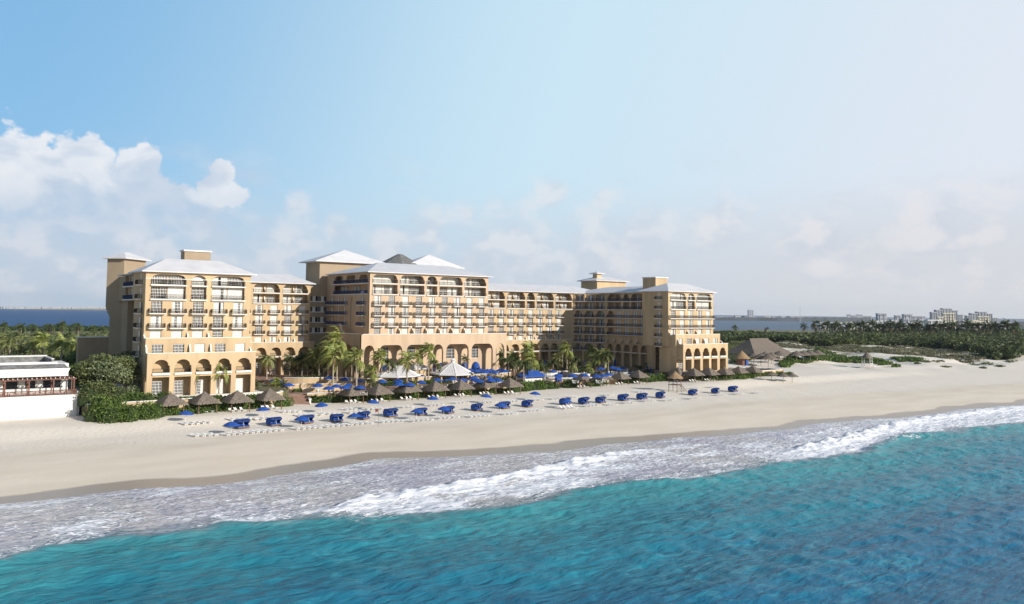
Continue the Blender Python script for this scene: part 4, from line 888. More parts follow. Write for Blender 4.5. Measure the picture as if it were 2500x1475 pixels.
KIND = {'w':(CR,'wind swept green'),'d':(CRD,'dark green'),'p':(CRP,'pale green'),'s':(CRS,'thin drooping'),'r':(CRD,'stubby dark')}
for i, (x_, yc, yb, z_, k, s_) in enumerate(sorted(gp)):
    palm(x_, yc, yb, z_, '%s palm, %s from the left among the hotel garden palms' % (KIND[k][1], ordw(i)), KIND[k][0], s_*1.1)
grove = [(6,842,900,'p',1.3),(22,838,905,'p',1.35),(55,860,905,'p',1.2),(79,842,905,'p',1.3),(102,838,910,'w',1.4),(130,858,905,'p',1.2),(148,842,912,'w',1.35),(178,850,905,'w',1.2),(195,846,900,'w',1.3),(210,860,900,'w',1.2),(222,880,930,'w',1.3),(238,866,905,'w',1.1),(40,822,858,'d',1.2),(90,822,858,'d',1.2),(165,826,858,'d',1.2),(205,828,860,'d',1.1),
 (10,800,830,'d',1.5),(51,802,830,'d',1.5),(82,800,828,'d',1.5),(121,800,830,'d',1.6),(152,798,830,'d',1.6),(190,798,830,'d',1.6),(228,806,830,'d',1.4),(252,808,830,'d',1.4)]
for i, (x_, yc, yb, k, s_) in enumerate(grove):
    palm(x_, yc, yb, 4.6 if yb > 850 else 2.5, '%s palm, %s from the left in the %s row behind the restaurant' % (KIND[k][1], ordw(i if i < 12 else i-12 if i < 16 else i-16), 'near' if i < 12 else 'middle' if i < 16 else 'far'), KIND[k][0], s_*1.1, group='palms of the grove')
def tree(c, r_, h, label, mt='scrub', n=900, size=.28, group='broad leaved trees behind the restaurant', name='broadleaf_tree', lob=7):
    c = V(c); o = empty(name, c, 0, label, 'tree', group); b = MB(); pts = []
    b.tube((0,0,-.3), (0,0,h*.45), .22, .14, 6)
    for i in range(lob):
        a = 2*pi*i/lob+random.random(); rr = r_*random.uniform(.35,.7) if i else 0; p = (rr*cos(a), rr*sin(a), h*random.uniform(.5,.85) if i else h*.85)
        b.tube((0,0,h*.35), p, .11, .04, 5); q = r_*random.uniform(.38,.6); pts.append(blob(p, (q,q,q*.8), n//lob))
    b.build('trunk', M['bark'], o); leaves('crown', np.concatenate(pts), size, M[mt], o); return o
for x_, yb, z_, r_, h, mt, lb in ((210,982,4.6,4,8.2,'hedge','bright green tree right behind the restaurant deck'),(238,978,5.4,4.3,9.3,'scrub','green tree between the bright green and the grey green trees'),(268,980,5.4,4.2,8.6,'greyleaf','grey green tree nearest the cream retaining wall'),
    (298,974,5.4,4.2,8.8,'scrub','large olive green tree at the corner of the left wing'),(306,955,5.4,4,9,'scrub','tall leafy tree against the shaded side of the left wing'),(255,935,5.4,5,10,'scrub','broad tree below the low annex'),(285,935,5.4,5,9.5,'hedge','green tree in front of the angled tower'),(205,940,5,4.4,8.5,'hedge','green tree hidden behind the restaurant roof corner'),
    (225,905,4.6,5.5,10,'hedge','green tree left of the low annex'),(200,895,4.6,5,9,'scrub','olive tree at the right end of the palm grove')):
    p = gz(x_, yb, z_); tree(p, r_, h, lb, mt, 4200, .25, lob=11)
# ------------------------------------------------------------------ beach furniture
def make_lounger(back):
    b = MB(); b.box(-.33,.33,-1.0,.35,.28,.34); 
    a = radians(back); c, s = cos(a)*.75, sin(a)*.75
    b.add([(-.33,.35,.28),(.33,.35,.28),(.33,.35+c,.28+s),(-.33,.35+c,.28+s),(-.33,.35,.34),(.33,.35,.34),(.33,.35+c,.34+s),(-.33,.35+c,.34+s)], [(0,3,2,1),(4,5,6,7),(0,1,5,4),(1,2,6,5),(2,3,7,6),(3,0,4,7)])
    for x_ in (-.29,.23):
        for y_ in (-.9,.25,.75): b.box(x_, x_+.06, y_, y_+.07, 0, .28 if y_ < .5 else .28+s*.45)
    return b.mesh('sun_lounger', [M['white']])
LG = {0: make_lounger(10), 1: make_lounger(42)}
def lounger(p, rz, k, label, group): o = inst('sun_lounger', LG[k], None, p, rz); tag(o, label, 'sun lounger', group); return o
rows = [(498,1065,4),(580,1061,5),(652,1055,5),(748,1048,5),(819,1042,5),(877,1037,5),(952,1031,5),(1025,1028,5),(1090,1022,5),(1165,1018,5),(1239,1012,4),(1298,1004,5),(1388,998,4),(1442,992,5),(1490,990,3),(1533,985,4),(1580,980,4),(1629,979,4),(1690,974,4),(1757,966,4),(1800,963,3),(1845,961,3)]
for i, (x_, y_, n) in enumerate(rows):
    c = gg(x_, y_, 1.4); k = 1 if i in (12,) else 0
    for j in range(n):
        X = c.x+(j-(n-1)/2)*1.15; Y = c.y+.12*random.uniform(-1,1); lounger((X, Y, ground(X, Y)), radians(22+random.uniform(-4,4)), k, '%s lounger in the %s seafront group, both counted from the left' % (ORD[j], ordw(i)), 'seafront sun loungers')
rows2 = [(478,1036,5),(590,1026,5),(642,1025,4),(706,1007,4),(752,1016,5),(803,1012,4),(852,1001,3),(868,1008,4),(915,1001,5),(990,996,3),(1060,991,4),(1122,985,4),(1190,984,4),(1253,981,4),(1305,979,4),(1356,975,4),(1399,971,3),(1481,966,3),(1560,958,3),(1695,950,3),(1738,947,3)]
for i, (x_, y_, n) in enumerate(rows2):
    c = gg(x_, y_, 1.7)
    for j in range(n):
        X = c.x+(j-(n-1)/2)*1.15; Y = c.y+.15*random.uniform(-1,1); lounger((X, Y, ground(X, Y)), radians(22+random.uniform(-5,5)), 0, '%s lounger in the %s second-row group, both counted from the left' % (ORD[j], ordw(i)), 'sun loungers in the second row')
# palapas
def make_palapa():
    r = empty('palapa', (0,0,0)); w = 2.45
    for sx in (-1,1):
        for sy in (-1,1):
            b = MB(); b.tube((sx*(w-.35), sy*(w-.35), -.2), (sx*(w-.45), sy*(w-.45), 2.45), .12, .10, 7); b.build('post', M['wood'], r)
    b = MB(); n = 4; rows_ = 7
    for j in range(rows_):                     # overlapping thatch courses with a ragged hem
        t0, t1 = j/rows_, (j+1.25)/rows_; e = 2.95
        f = lambda t: (e*(1-t)*(1+.0*t)+.05, 2.15+2.1*t**.92)
        (ra, za), (rb, zb) = f(t0), f(min(1, t1)); m_ = 26
        def ring(rad, z, jit): 
            out = []
            for i in range(m_*4):
                s = i/(m_*4)*4; k = int(s); u = s-k; cs = [(-1,-1),(1,-1),(1,1),(-1,1),(-1,-1)]; px_ = cs[k][0]+(cs[k+1][0]-cs[k][0])*u; py_ = cs[k][1]+(cs[k+1][1]-cs[k][1])*u
                rd = 1-.10*max(0, abs(px_)+abs(py_)-1.6); out.append((px_*rad*rd, py_*rad*rd, z-random.uniform(0, jit)))
            return out
        A = ring(ra+.03, za-.05, .14 if j else .26); B = ring(max(rb,.03), zb, 0); k = len(A)
        b.add(A+B, [(i, (i+1) % k, k+(i+1) % k, k+i) for i in range(k)])
    b.cone((0,0), 2.85, 2.3, 4.1, 4, rot=pi/4, th=.12)
    b.cone((0,0), .45, 4.0, 4.4, 8)
    b.build('roof', M['thatch'], r)
    b = MB(); 
    for s in (-1,1): b.tube((-2.05, s*2.05, 2.32), (2.05, s*2.05, 2.32), .07, n=6); b.tube((s*2.05, -2.05, 2.30), (s*2.05, 2.05, 2.30), .07, n=6)
    b.build('beam', M['wood'], r); return r
pal0 = make_palapa()
pals = [(415,1012),(498,1007),(578,1004),(657,998),(860,984),(924,981),(995,976),(1062,972),(1125,968),(1186,964),(1245,962),(1421,946),(1470,942),(1514,939),(1559,936),(1655,930),(1694,932),(1731,930),(1768,928),(1803,924),(1838,922)]
for i, (x_, y_) in enumerate(pals):
    o = pal0 if i == 0 else copy_tree(pal0); p = gg(x_, y_, 2.1); o.location = (p.x, p.y, ground(p.x, p.y)); o.rotation_euler.z = radians(6+random.uniform(-3,3)); s_ = .94 if i < 11 else .9; o.scale = (s_*random.uniform(.97,1.03), s_, s_*random.uniform(1.06,1.16))
    tag(o, 'square thatched palapa on four posts, %s from the left along the beach' % ordw(i), 'palapa', 'thatched palapas along the beach')
    for j in range(3):
        X = p.x-1.35+1.25*j; Y = p.y-.3; lounger((X, Y, ground(X, Y)), radians(14+random.uniform(-10,10)), 1, '%s raised lounger under the %s palapa from the left' % (ORD[j], ordw(i)), 'loungers under the palapas')
# blue cabanas
def make_cabana():
    r = empty('cabana', (0,0,0)); b = MB(); b.box(-1.4,1.4,-1.0,1.0,.12,.32); b.box(-1.3,1.3,-1.05,-.99,.1,.36)
    for x_ in (-1.2,1.1):
        for y_ in (-.95,.85): b.box(x_, x_+.1, y_, y_+.1, -.1, .12)
    b.build('frame', M['wood'], r)
    b = MB(); b.box(-1.38,1.38,-.98,.95,.32,.52); b.box(-1.36,1.36,.8,1.1,.5,1.35); b.build('mattress', M['blue'], r)
    b = MB(); pr = [(1.12,.36),(1.22,.8),(1.2,1.2),(1.05,1.5),(.7,1.72),(.2,1.84),(-.35,1.84),(-.8,1.74),(-1.05,1.6)]; n = len(pr)-1; W_ = 1.45
    q = [(y_-.05, z_-.05) for y_, z_ in pr]; A = [(-W_,y_,z_) for y_, z_ in pr]+[(W_,y_,z_) for y_, z_ in pr]; B = [(-W_+.04,y_,z_) for y_, z_ in q]+[(W_-.04,y_,z_) for y_, z_ in q]; k = n+1
    b.add(A, [(i, i+1, k+i+1, k+i) for i in range(n)]); b.add(B, [(k+i, k+i+1, i+1, i) for i in range(n)]); b.add(A+B, [(n, 2*k+n, 3*k+n, k+n)])
    lip = pr[-1]; b.add([(-W_,lip[0],lip[1]),(W_,lip[0],lip[1]),(W_+.02,lip[0]-.06,lip[1]-.26),(-W_-.02,lip[0]-.06,lip[1]-.26)], [(0,1,2,3)])
    b.build('hood', M['blue_shaded'], r)
    for s in (-1,1):
        b = MB(); c_ = [(y_, z_) for y_, z_ in pr]+[(-.75,1.2),(-.2,.75),(-.9,.36)]; b.add([(s*(W_-.01), y_, z_) for y_, z_ in c_]+[(s*(W_-.05), y_, z_) for y_, z_ in c_], [tuple(range(len(c_))), tuple(range(len(c_), 2*len(c_)))[::-1]]); b.build('side_curtain', M['blue'], r)
    for s in (-.45,.45): b = MB(); b.box(s-.35, s+.35, .35, .5, .53, .98); b.build('cushion', M['blue'], r)
    b = MB(); b.tube((-.3,-1.0,1.6), (.1,-1.0,.35), .03, n=5); b.build('pole', M['white'], r); return r
cab0 = make_cabana()
cabs = [590,669,749,822,888,954,1028,1095,1165,1232,1288,1380,1426,1467,1522,1568,1613,1692,1747,1790]
cy = [1046,1040,1034,1030,1024,1018,1014,1010,1003,998,994,989,987,984,979,976,972,965,961,957]
for i, x_ in enumerate(cabs):
    o = cab0 if i == 0 else copy_tree(cab0); p = gg(x_, cy[i], 1.5); o.location = (p.x, p.y, ground(p.x, p.y)+.05); o.rotation_euler.z = radians(14+random.uniform(-10,10)); s_ = random.uniform(.79,.91); o.scale = (s_,s_,s_*1.08)
    tag(o, 'blue hooded beach cabana bed, %s from the left in the seafront row' % ordw(i), 'cabana', 'blue cabanas in a row on the sand')
# umbrellas
def umb_mesh(r_, n, z0, z1, droop=.1):
    b = MB(); A = [(r_*cos(2*pi*i/n)*(1 if i % 2 == 0 or n < 12 else .96), r_*sin(2*pi*i/n), z0) for i in range(n)]; m_ = [(r_*.5*cos(2*pi*i/n), r_*.5*sin(2*pi*i/n), z0+(z1-z0)*.62) for i in range(n)]
    Z = [(0,0,z1)]; C_ = [(x_*.99, y_*.99, z_-droop) for x_, y_, z_ in A]; vs = A+m_+Z+C_
    b.add(vs, [(i,(i+1)%n,n+(i+1)%n,n+i) for i in range(n)]+[(n+i,n+(i+1)%n,2*n) for i in range(n)]+[(2*n+1+i, 2*n+1+(i+1)%n, (i+1)%n, i) for i in range(n)])
    b.add([(x_*.985,y_*.985,z_-.02) for x_,y_,z_ in A]+[(0,0,z1-.1)], [((i+1)%n, i, n) for i in range(n)])
    return b
def make_umbrella(name, r_, h, mt, polew='white'):
    r = empty(name, (0,0,0)); umb_mesh(r_, 8, h*.72, h).build('canopy', M[mt], r)
    b = MB(); b.tube((0,0,-.15), (0,0,h+.08), .03, .025, 6); b.build('pole', M[polew], r)
    b = MB(); 
    for i in range(8): b.tube((0,0,h-.15), (r_*.97*cos(pi/4*i), r_*.97*sin(pi/4*i), h*.72-.02), .012, n=3)
    b.build('rib', M[polew], r); return r
bu0 = make_umbrella('beach_umbrella', 1.5, 2.45, 'blue')
beach_u = [(452,1033,4.9),(564,1061,0),(642,1022,0),(735,1046,0),(785,1010,0),(865,1038,0),(909,1002,0),(1017,1026,0),(1056,992,0),(1083,1019,0),(1185,986,0),(1221,1009,0),(1305,979,0),(1382,998,0)]
for i, (x_, y_, _) in enumerate(beach_u):
    o = bu0 if i == 0 else copy_tree(bu0); p = gg(x_, y_, 1.5); o.location = (p.x, p.y, ground(p.x, p.y)); o.rotation_euler = (radians(random.uniform(-5,5)), radians(random.uniform(-5,5)), random.random())
    tag(o, 'open blue beach umbrella on the sand, %s from the left' % ordw(i), 'umbrella', 'blue beach umbrellas on the sand')
pu0 = make_umbrella('patio_umbrella', 1.55, 2.6, 'blue', 'wood')
deck_u = [(670,926),(680,931),(705,937),(775,938),(802,945),(805,922),(821,940),(842,944),(841,926),(852,938),(878,929),(879,943),(932,930),(972,929),(973,937),(1002,930),(1000,937),(1028,931),(1068,925),(1091,928),(1104,924),(1129,927),(1155,922),(1162,925),(1170,928),(1186,925),(1193,921),(1198,928),(1210,924),(1216,927),(1349,905),(1363,916),(1398,917),(1427,916),(1456,917),(1472,915),(1485,913),(1466,898),(1494,897),(1507,901),(1520,897)]
back_u = [(1148,902),(1163,905),(1174,903),(1182,907),(1190,904),(1199,902),(1207,906),(1223,902),(1232,905)]
ch = MB(); ch.box(-.22,.22,-.22,.22,.42,.46); ch.box(-.22,.22,.18,.22,.46,.88)
for sx in (-.2,.16):
    for sy in (-.2,.16): ch.box(sx, sx+.04, sy, sy+.04, 0, .42)
chm = ch.mesh('chair', [M['white']]); chw = ch.mesh('chair', [M['wood']])
tb = MB(); tb.prism([(.5*cos(pi/5*i), .5*sin(pi/5*i)) for i in range(10)], .70, .74); tb.tube((0,0,0), (0,0,.7), .05); tb.prism([(.25*cos(pi/4*i), .25*sin(pi/4*i)) for i in range(8)], 0, .04); tbm = tb.mesh('table', [M['white']]); tbw = tb.mesh('table', [M['wood']])
allu = [(x_, y_, 4.2) for x_, y_ in deck_u] + [(x_, y_, 5.6) for x_, y_ in back_u]
for i, (x_, y_, z_) in enumerate(sorted(allu)):
    o = pu0 if i == 0 else copy_tree(pu0); p = gz(x_, y_, z_+2.2); o.location = (p.x, p.y, z_); o.rotation_euler.z = random.random(); s_ = random.uniform(.9,1.08); o.scale = (s_,s_,random.uniform(.92,1.05))
    tag(o, 'open blue patio umbrella, %s from the left in the garden' % ordw(i), 'umbrella', 'blue umbrellas in the hotel garden')
    t = inst('patio_table', tbm if i % 2 else tbw, None, (p.x+.55, p.y-.45, z_)); tag(t, 'small round patio table under the %s garden umbrella from the left' % ordw(i), 'table', 'patio tables')
    for j, a in enumerate((200, 340, 90)):
        X, Y = p.x+.55+.85*cos(radians(a)), p.y-.45+.85*sin(radians(a)); c = inst('patio_chair', chm if i % 2 else chw, None, (X, Y, z_), radians(a-90))
        tag(c, '%s patio chair at the table under the %s garden umbrella from left' % (('left','right','far')[j], ordw(i)), 'chair', 'patio chairs')
def make_closed():
    r = empty('closed_umbrella', (0,0,0)); b = MB(); n = 8
    pr = [(.10,.9),(.24,1.15),(.2,1.8),(.12,2.5),(.02,2.85)]
    for (ra, za), (rb, zb) in zip(pr[:-1], pr[1:]):
        A = [(ra*(1 if i % 2 else .7)*cos(2*pi*i/n), ra*(1 if i % 2 else .7)*sin(2*pi*i/n), za) for i in range(n)]; B = [(rb*(1 if i % 2 else .7)*cos(2*pi*i/n), rb*(1 if i % 2 else .7)*sin(2*pi*i/n), zb) for i in range(n)]
        b.add(A+B, [(i,(i+1)%n,n+(i+1)%n,n+i) for i in range(n)])
    b.build('canopy', M['blue'], r); b = MB(); b.tube((0,0,0), (0,0,2.95), .03, n=6); b.prism([(.3*cos(pi/4*i), .3*sin(pi/4*i)) for i in range(8)], 0, .08); b.build('pole', M['white'], r); return r
cu0 = make_closed()
for i, (x_, y_, z_, s_) in enumerate([(1331,908,4.2,1.5),(1501,902,4.4,1.6),(1581,912,4.2,1),(1589,915,4.2,1),(1615,914,4.2,1.2),(1621,915,4.2,1.2),(1634,907,4.2,1.2),(1689,915,4.2,1),(1706,903,5.7,1.5),(1770,903,5.7,1.5)]):
    o = cu0 if i == 0 else copy_tree(cu0); p = gz(x_, y_, z_); o.location = p; o.scale = (s_*1.2,s_*1.2,s_*.95)
    tag(o, 'folded blue umbrella, %s from the left of those by the pool and right wing' % ordw(i), 'umbrella', 'folded blue umbrellas')
# pool side loungers
pl = [(640,934,3),(700,948,3),(1150,934,3),(1180,938,3),(1220,937,4),(1270,928,3),(1400,905,3),(1425,890,3),(1345,890,3),(1330,894,3),(1520,915,4),(1540,912,4),(1560,920,4),(1640,912,3),(1652,915,3),(1604,912,3),(1470,893,3),(1376,898,2),(1810,893,3)]
for i, (x_, y_, n) in enumerate(sorted(pl)):
    z_ = 4.2 if y_ > 895 else 5.6; c = gz(x_, y_, z_)
    for j in range(n): lounger((c.x+1.0*j, c.y+.3*j, z_ + (0 if x_ < 1800 else -.9)), radians(20+12*i), 1, '%s raised lounger in the %s poolside group, counted from the left' % (ORD[j], ordw(i)), 'loungers around the pools')
# @@PART3@@
# ------------------------------------------------------------------ pavilions, bar, kiosk
def ribbed_roof(b, c, rx, ry, z0, z1, ridge, n=8, rot=pi/8):
    A = [(c[0]+rx*cos(rot+2*pi*i/n), c[1]+ry*sin(rot+2*pi*i/n), z0) for i in range(n)]
    T = [(c[0]+(ridge if a[0] > c[0] else -ridge), c[1]+(a[1]-c[1])*.02, z1) for a in A]
    b.add(A+T, [(i,(i+1)%n,n+(i+1)%n,n+i) for i in range(n)]); b.add([(x_,y_,z_-.25) for x_,y_,z_ in A]+A, [(i,(i+1)%n,n+(i+1)%n,n+i) for i in range(n)]+[tuple(range(n))[::-1]])
    for i in range(n):                                # standing seams and hips
        j = (i+1) % n; a0, a1, t0, t1 = V(A[i]), V(A[j]), V(T[i]), V(T[j]); b.tube(a0+V((0,0,.04)), t0+V((0,0,.04)), .09, n=4, mi=0)
        for k in range(1, 10):
            u = k/10; p = a0.lerp(a1, u); q = t0.lerp(t1, u); lim = min(1, .1+1.8*min(u, 1-u)) if (t0-t1).length < .5 else 1
            b.tube(p+V((0,0,.03)), p.lerp(q, lim)+V((0,0,.03)), .05, n=3, mi=2)
def pavilion_roof(label, c, rx, ry, zf, z0, z1, ridge, lant):
    r = empty('pavilion', (c[0], c[1], zf), 0, label, 'pavilion', 'white roofed pavilions'); off = (c[0], c[1], zf)
    b = MB(); ribbed_roof(b, c, rx, ry, z0, z1, ridge); b.build('roof', [M['roof'], M['trim'], M['whitewall']], r, off)
    for i in range(8):
        a = pi/8+pi/4*i; b = MB(); x_, y_ = c[0]+rx*.86*cos(a), c[1]+ry*.86*sin(a); b.box(x_-.22, x_+.22, y_-.22, y_+.22, zf, z0-.2); b.build('column', M['stucco'], r, off)
    b = MB(); b.prism([(c[0]+rx*.55*cos(pi/8+pi/4*i), c[1]+ry*.55*sin(pi/8+pi/4*i)) for i in range(8)], zf, zf+1.15); b.prism([(c[0]+rx*.6*cos(pi/8+pi/4*i), c[1]+ry*.6*sin(pi/8+pi/4*i)) for i in range(8)], zf+1.15, zf+1.25, 1); b.build('counter', [M['whitewall'], M['wood']], r, off)
    if lant:
        b = MB(); b.prism([(c[0]+.6*cos(pi/4*i), c[1]+.6*sin(pi/4*i)) for i in range(8)], z1-.35, z1+.45); b.cone((c[0],c[1]), .95, z1+.5, z1+1.2, 8, th=.05); b.build('lantern', M['roof'], r, off)
    return r
pavilion_roof('left white roofed pavilion with a short ridge', (111.5,204), 6.9, 5.6, 4.2, 6.75, 9.4, 1.1, False)
pavilion_roof('right white octagonal pavilion with a small lantern on top', (128.6,202), 6.4, 6.0, 4.2, 6.8, 10.1, .05, True)
k = empty('kiosk', (119.6,206,4.2), 0, 'cream kiosk with white roof and blue awning between the white pavilions', 'kiosk'); off = (119.6,206,4.2)
b = MB(); b.box(117.6,121.6,204.6,207.6,4.2,8.1); b.box(121.6,124,204.8,206,4.2,5.8); b.build('wall', M['stucco'], k, off)
b = MB(); b.hip(116.9,122.3,203.9,208.3,8.3,1.1,118.2,121.0); b.build('roof', M['roof'], k, off)
b = MB(); b.box(119.4,119.9,206,206.4,9.2,10.0); b.build('chimney', M['trim'], k, off)
b = MB(); n = 10; pr = [(1.5*sin(pi/2*i/6), 1.2*cos(pi/2*i/6)) for i in range(7)]
for s in range(12):
    a0, a1 = pi*s/12, pi*(s+1)/12
    for (r0_, z0_), (r1_, z1_) in zip(pr[:-1], pr[1:]): b.add([(119.6+r0_*1.3*cos(a0), 204.5-r0_*sin(a0), 5.3+z0_),(119.6+r0_*1.3*cos(a1), 204.5-r0_*sin(a1), 5.3+z0_),(119.6+r1_*1.3*cos(a1), 204.5-r1_*sin(a1), 5.3+z1_),(119.6+r1_*1.3*cos(a0), 204.5-r1_*sin(a0), 5.3+z1_)], [(0,3,2,1)])
b.build('awning', M['blue'], k, off)
br = empty('canopy_bar', (151,194,4.2), 0, 'long blue tent canopy over the pool bar by the clipped hedge', 'canopy'); off = (151,194,4.2)
b = MB(); A = [(147.2,191.8),(154.8,191.8),(156.2,194),(154.8,196.2),(147.2,196.2),(145.8,194)]; vs = [(x_,y_,6.0) for x_,y_ in A]+[(148.6,194,7.4),(153.4,194,7.4)]+[(x_,y_,5.55) for x_,y_ in A]
b.add(vs, [(0,1,7,6),(1,2,7),(2,3,7),(3,4,6,7),(4,5,6),(5,0,6)]+[(8+i,8+(i+1)%6,(i+1)%6,i) for i in range(6)]); b.tube((151,194,7.2),(151,194,8.3),.35,.05,8); b.build('canopy', M['blue'], br, off)
for i, (x_, y_) in enumerate(A): b = MB(); b.tube((x_,y_,4.1),(x_,y_,5.9),.06,n=6); b.build('post', M['white'], br, off)
b = MB(); b.box(147.8,154.2,192.6,193.4,4.2,5.2); b.box(147.6,154.4,192.4,193.6,5.2,5.28,1); b.build('counter', [M['whitewall'], M['wood']], br, off)
for i in range(6):
    o = inst('bar_stool', None, None) if False else None
    b = MB(); b.prism([(.2*cos(pi/4*j), .2*sin(pi/4*j)) for j in range(8)], .70, .76); b.tube((0,0,0),(0,0,.7),.03); b.prism([(.2*cos(pi/4*j), .2*sin(pi/4*j)) for j in range(8)], 0, .03)
    o = b.build('bar_stool', M['white'], loc=(148.3+1.1*i, 191.9, 4.2)); tag(o, '%s white bar stool from the left at the canopy bar' % ORD[i], 'stool', 'bar stools')
p = gz(1363,931,4.2); b = MB(); b.box(-.9,.9,-.5,.5,0,1.1); b.box(-1,1,-.6,.6,1.9,2.1); b.box(-.95,-.85,-.55,-.45,1.1,1.9); b.box(.85,.95,-.55,-.45,1.1,1.9); b.box(-.9,.9,.4,.5,1.1,1.9)
tag(b.build('towel_stand', M['blue'], loc=p), 'bright blue towel stand right of the canopy bar', 'stand')
p = gg(790,981,2.1); b = MB(); b.tube((0,0,0),(0,0,1.0),.35,.38,12); b.tube((0,0,1.0),(0,0,1.12),.42,.42,12); tag(b.build('litter_bin', M['stucco'], loc=p), 'round cream litter bin by the hedge right of the steps', 'bin')
p = gg(923,1041,1.4); r = empty('flagpole', p, 0, 'thin pole with a small dark red flag on the sand', 'flag'); b = MB(); b.tube((0,0,-.2),(0,0,3.6),.035,n=6); b.build('pole', M['wood'], r)
b = MB(); vs = [(x_*.11, .06*sin(x_*1.3), 3.55-(z_*.14)-.02*x_) for z_ in range(5) for x_ in range(7)]; vs2 = [(v[0]*-1, v[1], v[2]) for v in vs]; b.add(vs2, [(j*7+i, j*7+i+1, (j+1)*7+i+1, (j+1)*7+i) for j in range(4) for i in range(6)]); b.build('flag', mat('flag_red', (.16,.03,.025)), r)
def lamp(x_, y_, z_, lb):
    p = gz(x_, y_, z_); r = empty('street_lamp', p, 0, lb, 'lamp', 'garden lamps'); b = MB(); b.tube((0,0,0),(0,0,2.9),.06,.04,6); b.tube((-.45,0,2.7),(.45,0,2.7),.03,n=5); b.build('post', M['iron'], r)
    for s in (-.45,.45): b = MB(); b.tube((s,0,2.7),(s,0,3.1),.13,.17,8); b.cone((s,0),.2,3.1,3.3,8,th=.02); b.build('lantern', M['iron'], r)
for a in ((470,965,5.6,'double lamp post left of the drooping palm'),(543,962,5.6,'double lamp post before the fourth ground floor door'),(619,961,5.6,'double lamp post at the right corner of the left wing'),(683,952,4.2,'double lamp post among the planters'),(1115,950,4.2,'double lamp post below the octagonal pavilion')): lamp(*a)

# ------------------------------------------------------------------ white restaurant
rs = empty('restaurant', (15,188,2), 0, 'low white beach restaurant with timber terrace at the left', 'restaurant'); off = (15,188,2)
def rp(name, mats, fn, label=None):
    b = MB(); fn(b); o = b.build(name, mats, rs, off)
    if label: o['label'] = label
rp('base_wall', [M['whitewall'], M['trim']], lambda b: (b.box(-30,28.6,184,200,1,7.3), b.box(28.6,29.1,184.4,186.5,1,7.9,1)), 'tall plain white wall under the terrace')
rp('wall', [M['whitewall']], lambda b: [b.box(-30,27.6,189.2,199,7.3,8.4), b.box(-30,27.6,189.2,199,10.4,13.2)] + [b.box(x_-.5,x_+.5,189.2,190,8.38,10.42) for x_ in (27,22.5,19.4,15.6,9,3,-3)] + [b.box(-30,27.4,190.5,198,8.4,10.4)])
rp('window', [M['glass'], M['frame']], lambda b: [(b.box(x0+.1,x1-.1,189.5,189.6,8.4,10.35), [b.box(x_-.05,x_+.05,189.4,189.499,8.4,10.35,1) for x_ in np.linspace(x0+.1, x1-.1, max(2, int((x1-x0)/1.2))) ]) for x0, x1 in ((23,26.5),(16.1,18.9),(19.9,22),(9.5,15.1),(3.5,8.5),(-2.5,2.5))])
rp('fascia', [M['whitewall'], M['glassroof']], lambda b: (b.add([(-30,184.6,11.1),(26.6,184.6,11.1),(27.3,184.9,12.5),(-30,184.9,12.5),(-30,189,12.6),(27.3,189,12.6)], [(0,1,2,3),(3,2,5,4)]), b.box(-30,26.6,184.62,189,11.0,11.09), b.add([(-30,184.95,12.51),(27.0,184.95,12.51),(26.4,186.4,13.3),(-30,186.4,13.3)], [(0,1,2,3)], 1), b.add([(26.6,184.6,11.0),(26.6,189,11.0),(27.3,189,12.5),(27.3,184.9,12.5)], [(0,1,2,3)])), 'deep white fascia')
rp('roof', [M['glassroof'], M['trim'], M['whitewall']], lambda b: (b.box(-30,25.2,187,199,12.6,13.1), b.box(-30,25.2,186.6,187,13.1,13.7,2), b.box(-30,24.5,197,199,13.1,14.3), b.box(-30,24.6,196.9,199.1,14.3,14.5,1), b.box(24.2,24.6,187,199,13.1,14.2,0), b.box(24.15,24.65,186.9,199,14.2,14.35,1)))
rp('pergola', [M['redwood'], M['trim']], lambda b: [b.box(-30,28.4,184.3,184.5,10.3,10.6), b.box(-30,28.4,187.2,187.4,10.3,10.6)] + [b.box(x_-.07,x_+.07,183.9,189.1,10.61,10.8) for x_ in np.arange(-5,28.6,.8)] + [b.box(x_-.06,x_+.06,183.85,183.9,10.6,10.8,1) for x_ in np.arange(-5,28.6,.8)])
for x_ in (28,24.4,20.2,16.2,12,8,4,0): rp('post', [M['redwood']], lambda b: b.box(x_-.12,x_+.12,184.3,184.54,7.3,10.3)); rp('post', [M['redwood']], lambda b: b.box(x_-.1,x_+.1,187.2,187.4,7.3,10.3))
rp('railing', [M['redwood']], lambda b: [b.box(-30,28.5,184.02,184.14,8.25,8.35), b.box(-30,28.5,184.03,184.13,7.4,7.48), b.box(28.4,28.5,184.1,189,8.25,8.35)] + [b.box(x_-.05,x_+.05,184.05,184.11,7.48,8.25) for x_ in np.arange(-4,28.5,.17)])
for i, x_ in enumerate((26,23.2,20.5,17.8,15,12)):
    t = inst('restaurant_table', tbw, None, (x_, 186, 7.3)); tag(t, '%s terrace table from the right behind the red timber railing' % ORD[i], 'table', 'restaurant tables')
    for j, dx in enumerate((-.8,.8)): c = inst('restaurant_chair', chw, None, (x_+dx, 186, 7.3), radians(90 if dx < 0 else -90)); tag(c, '%s hand chair at the %s restaurant table from the right' % (('left','right')[j], ORD[i]), 'chair', 'restaurant chairs')
b = MB(); b.box(-.6,.6,-.4,.4,0,.45)

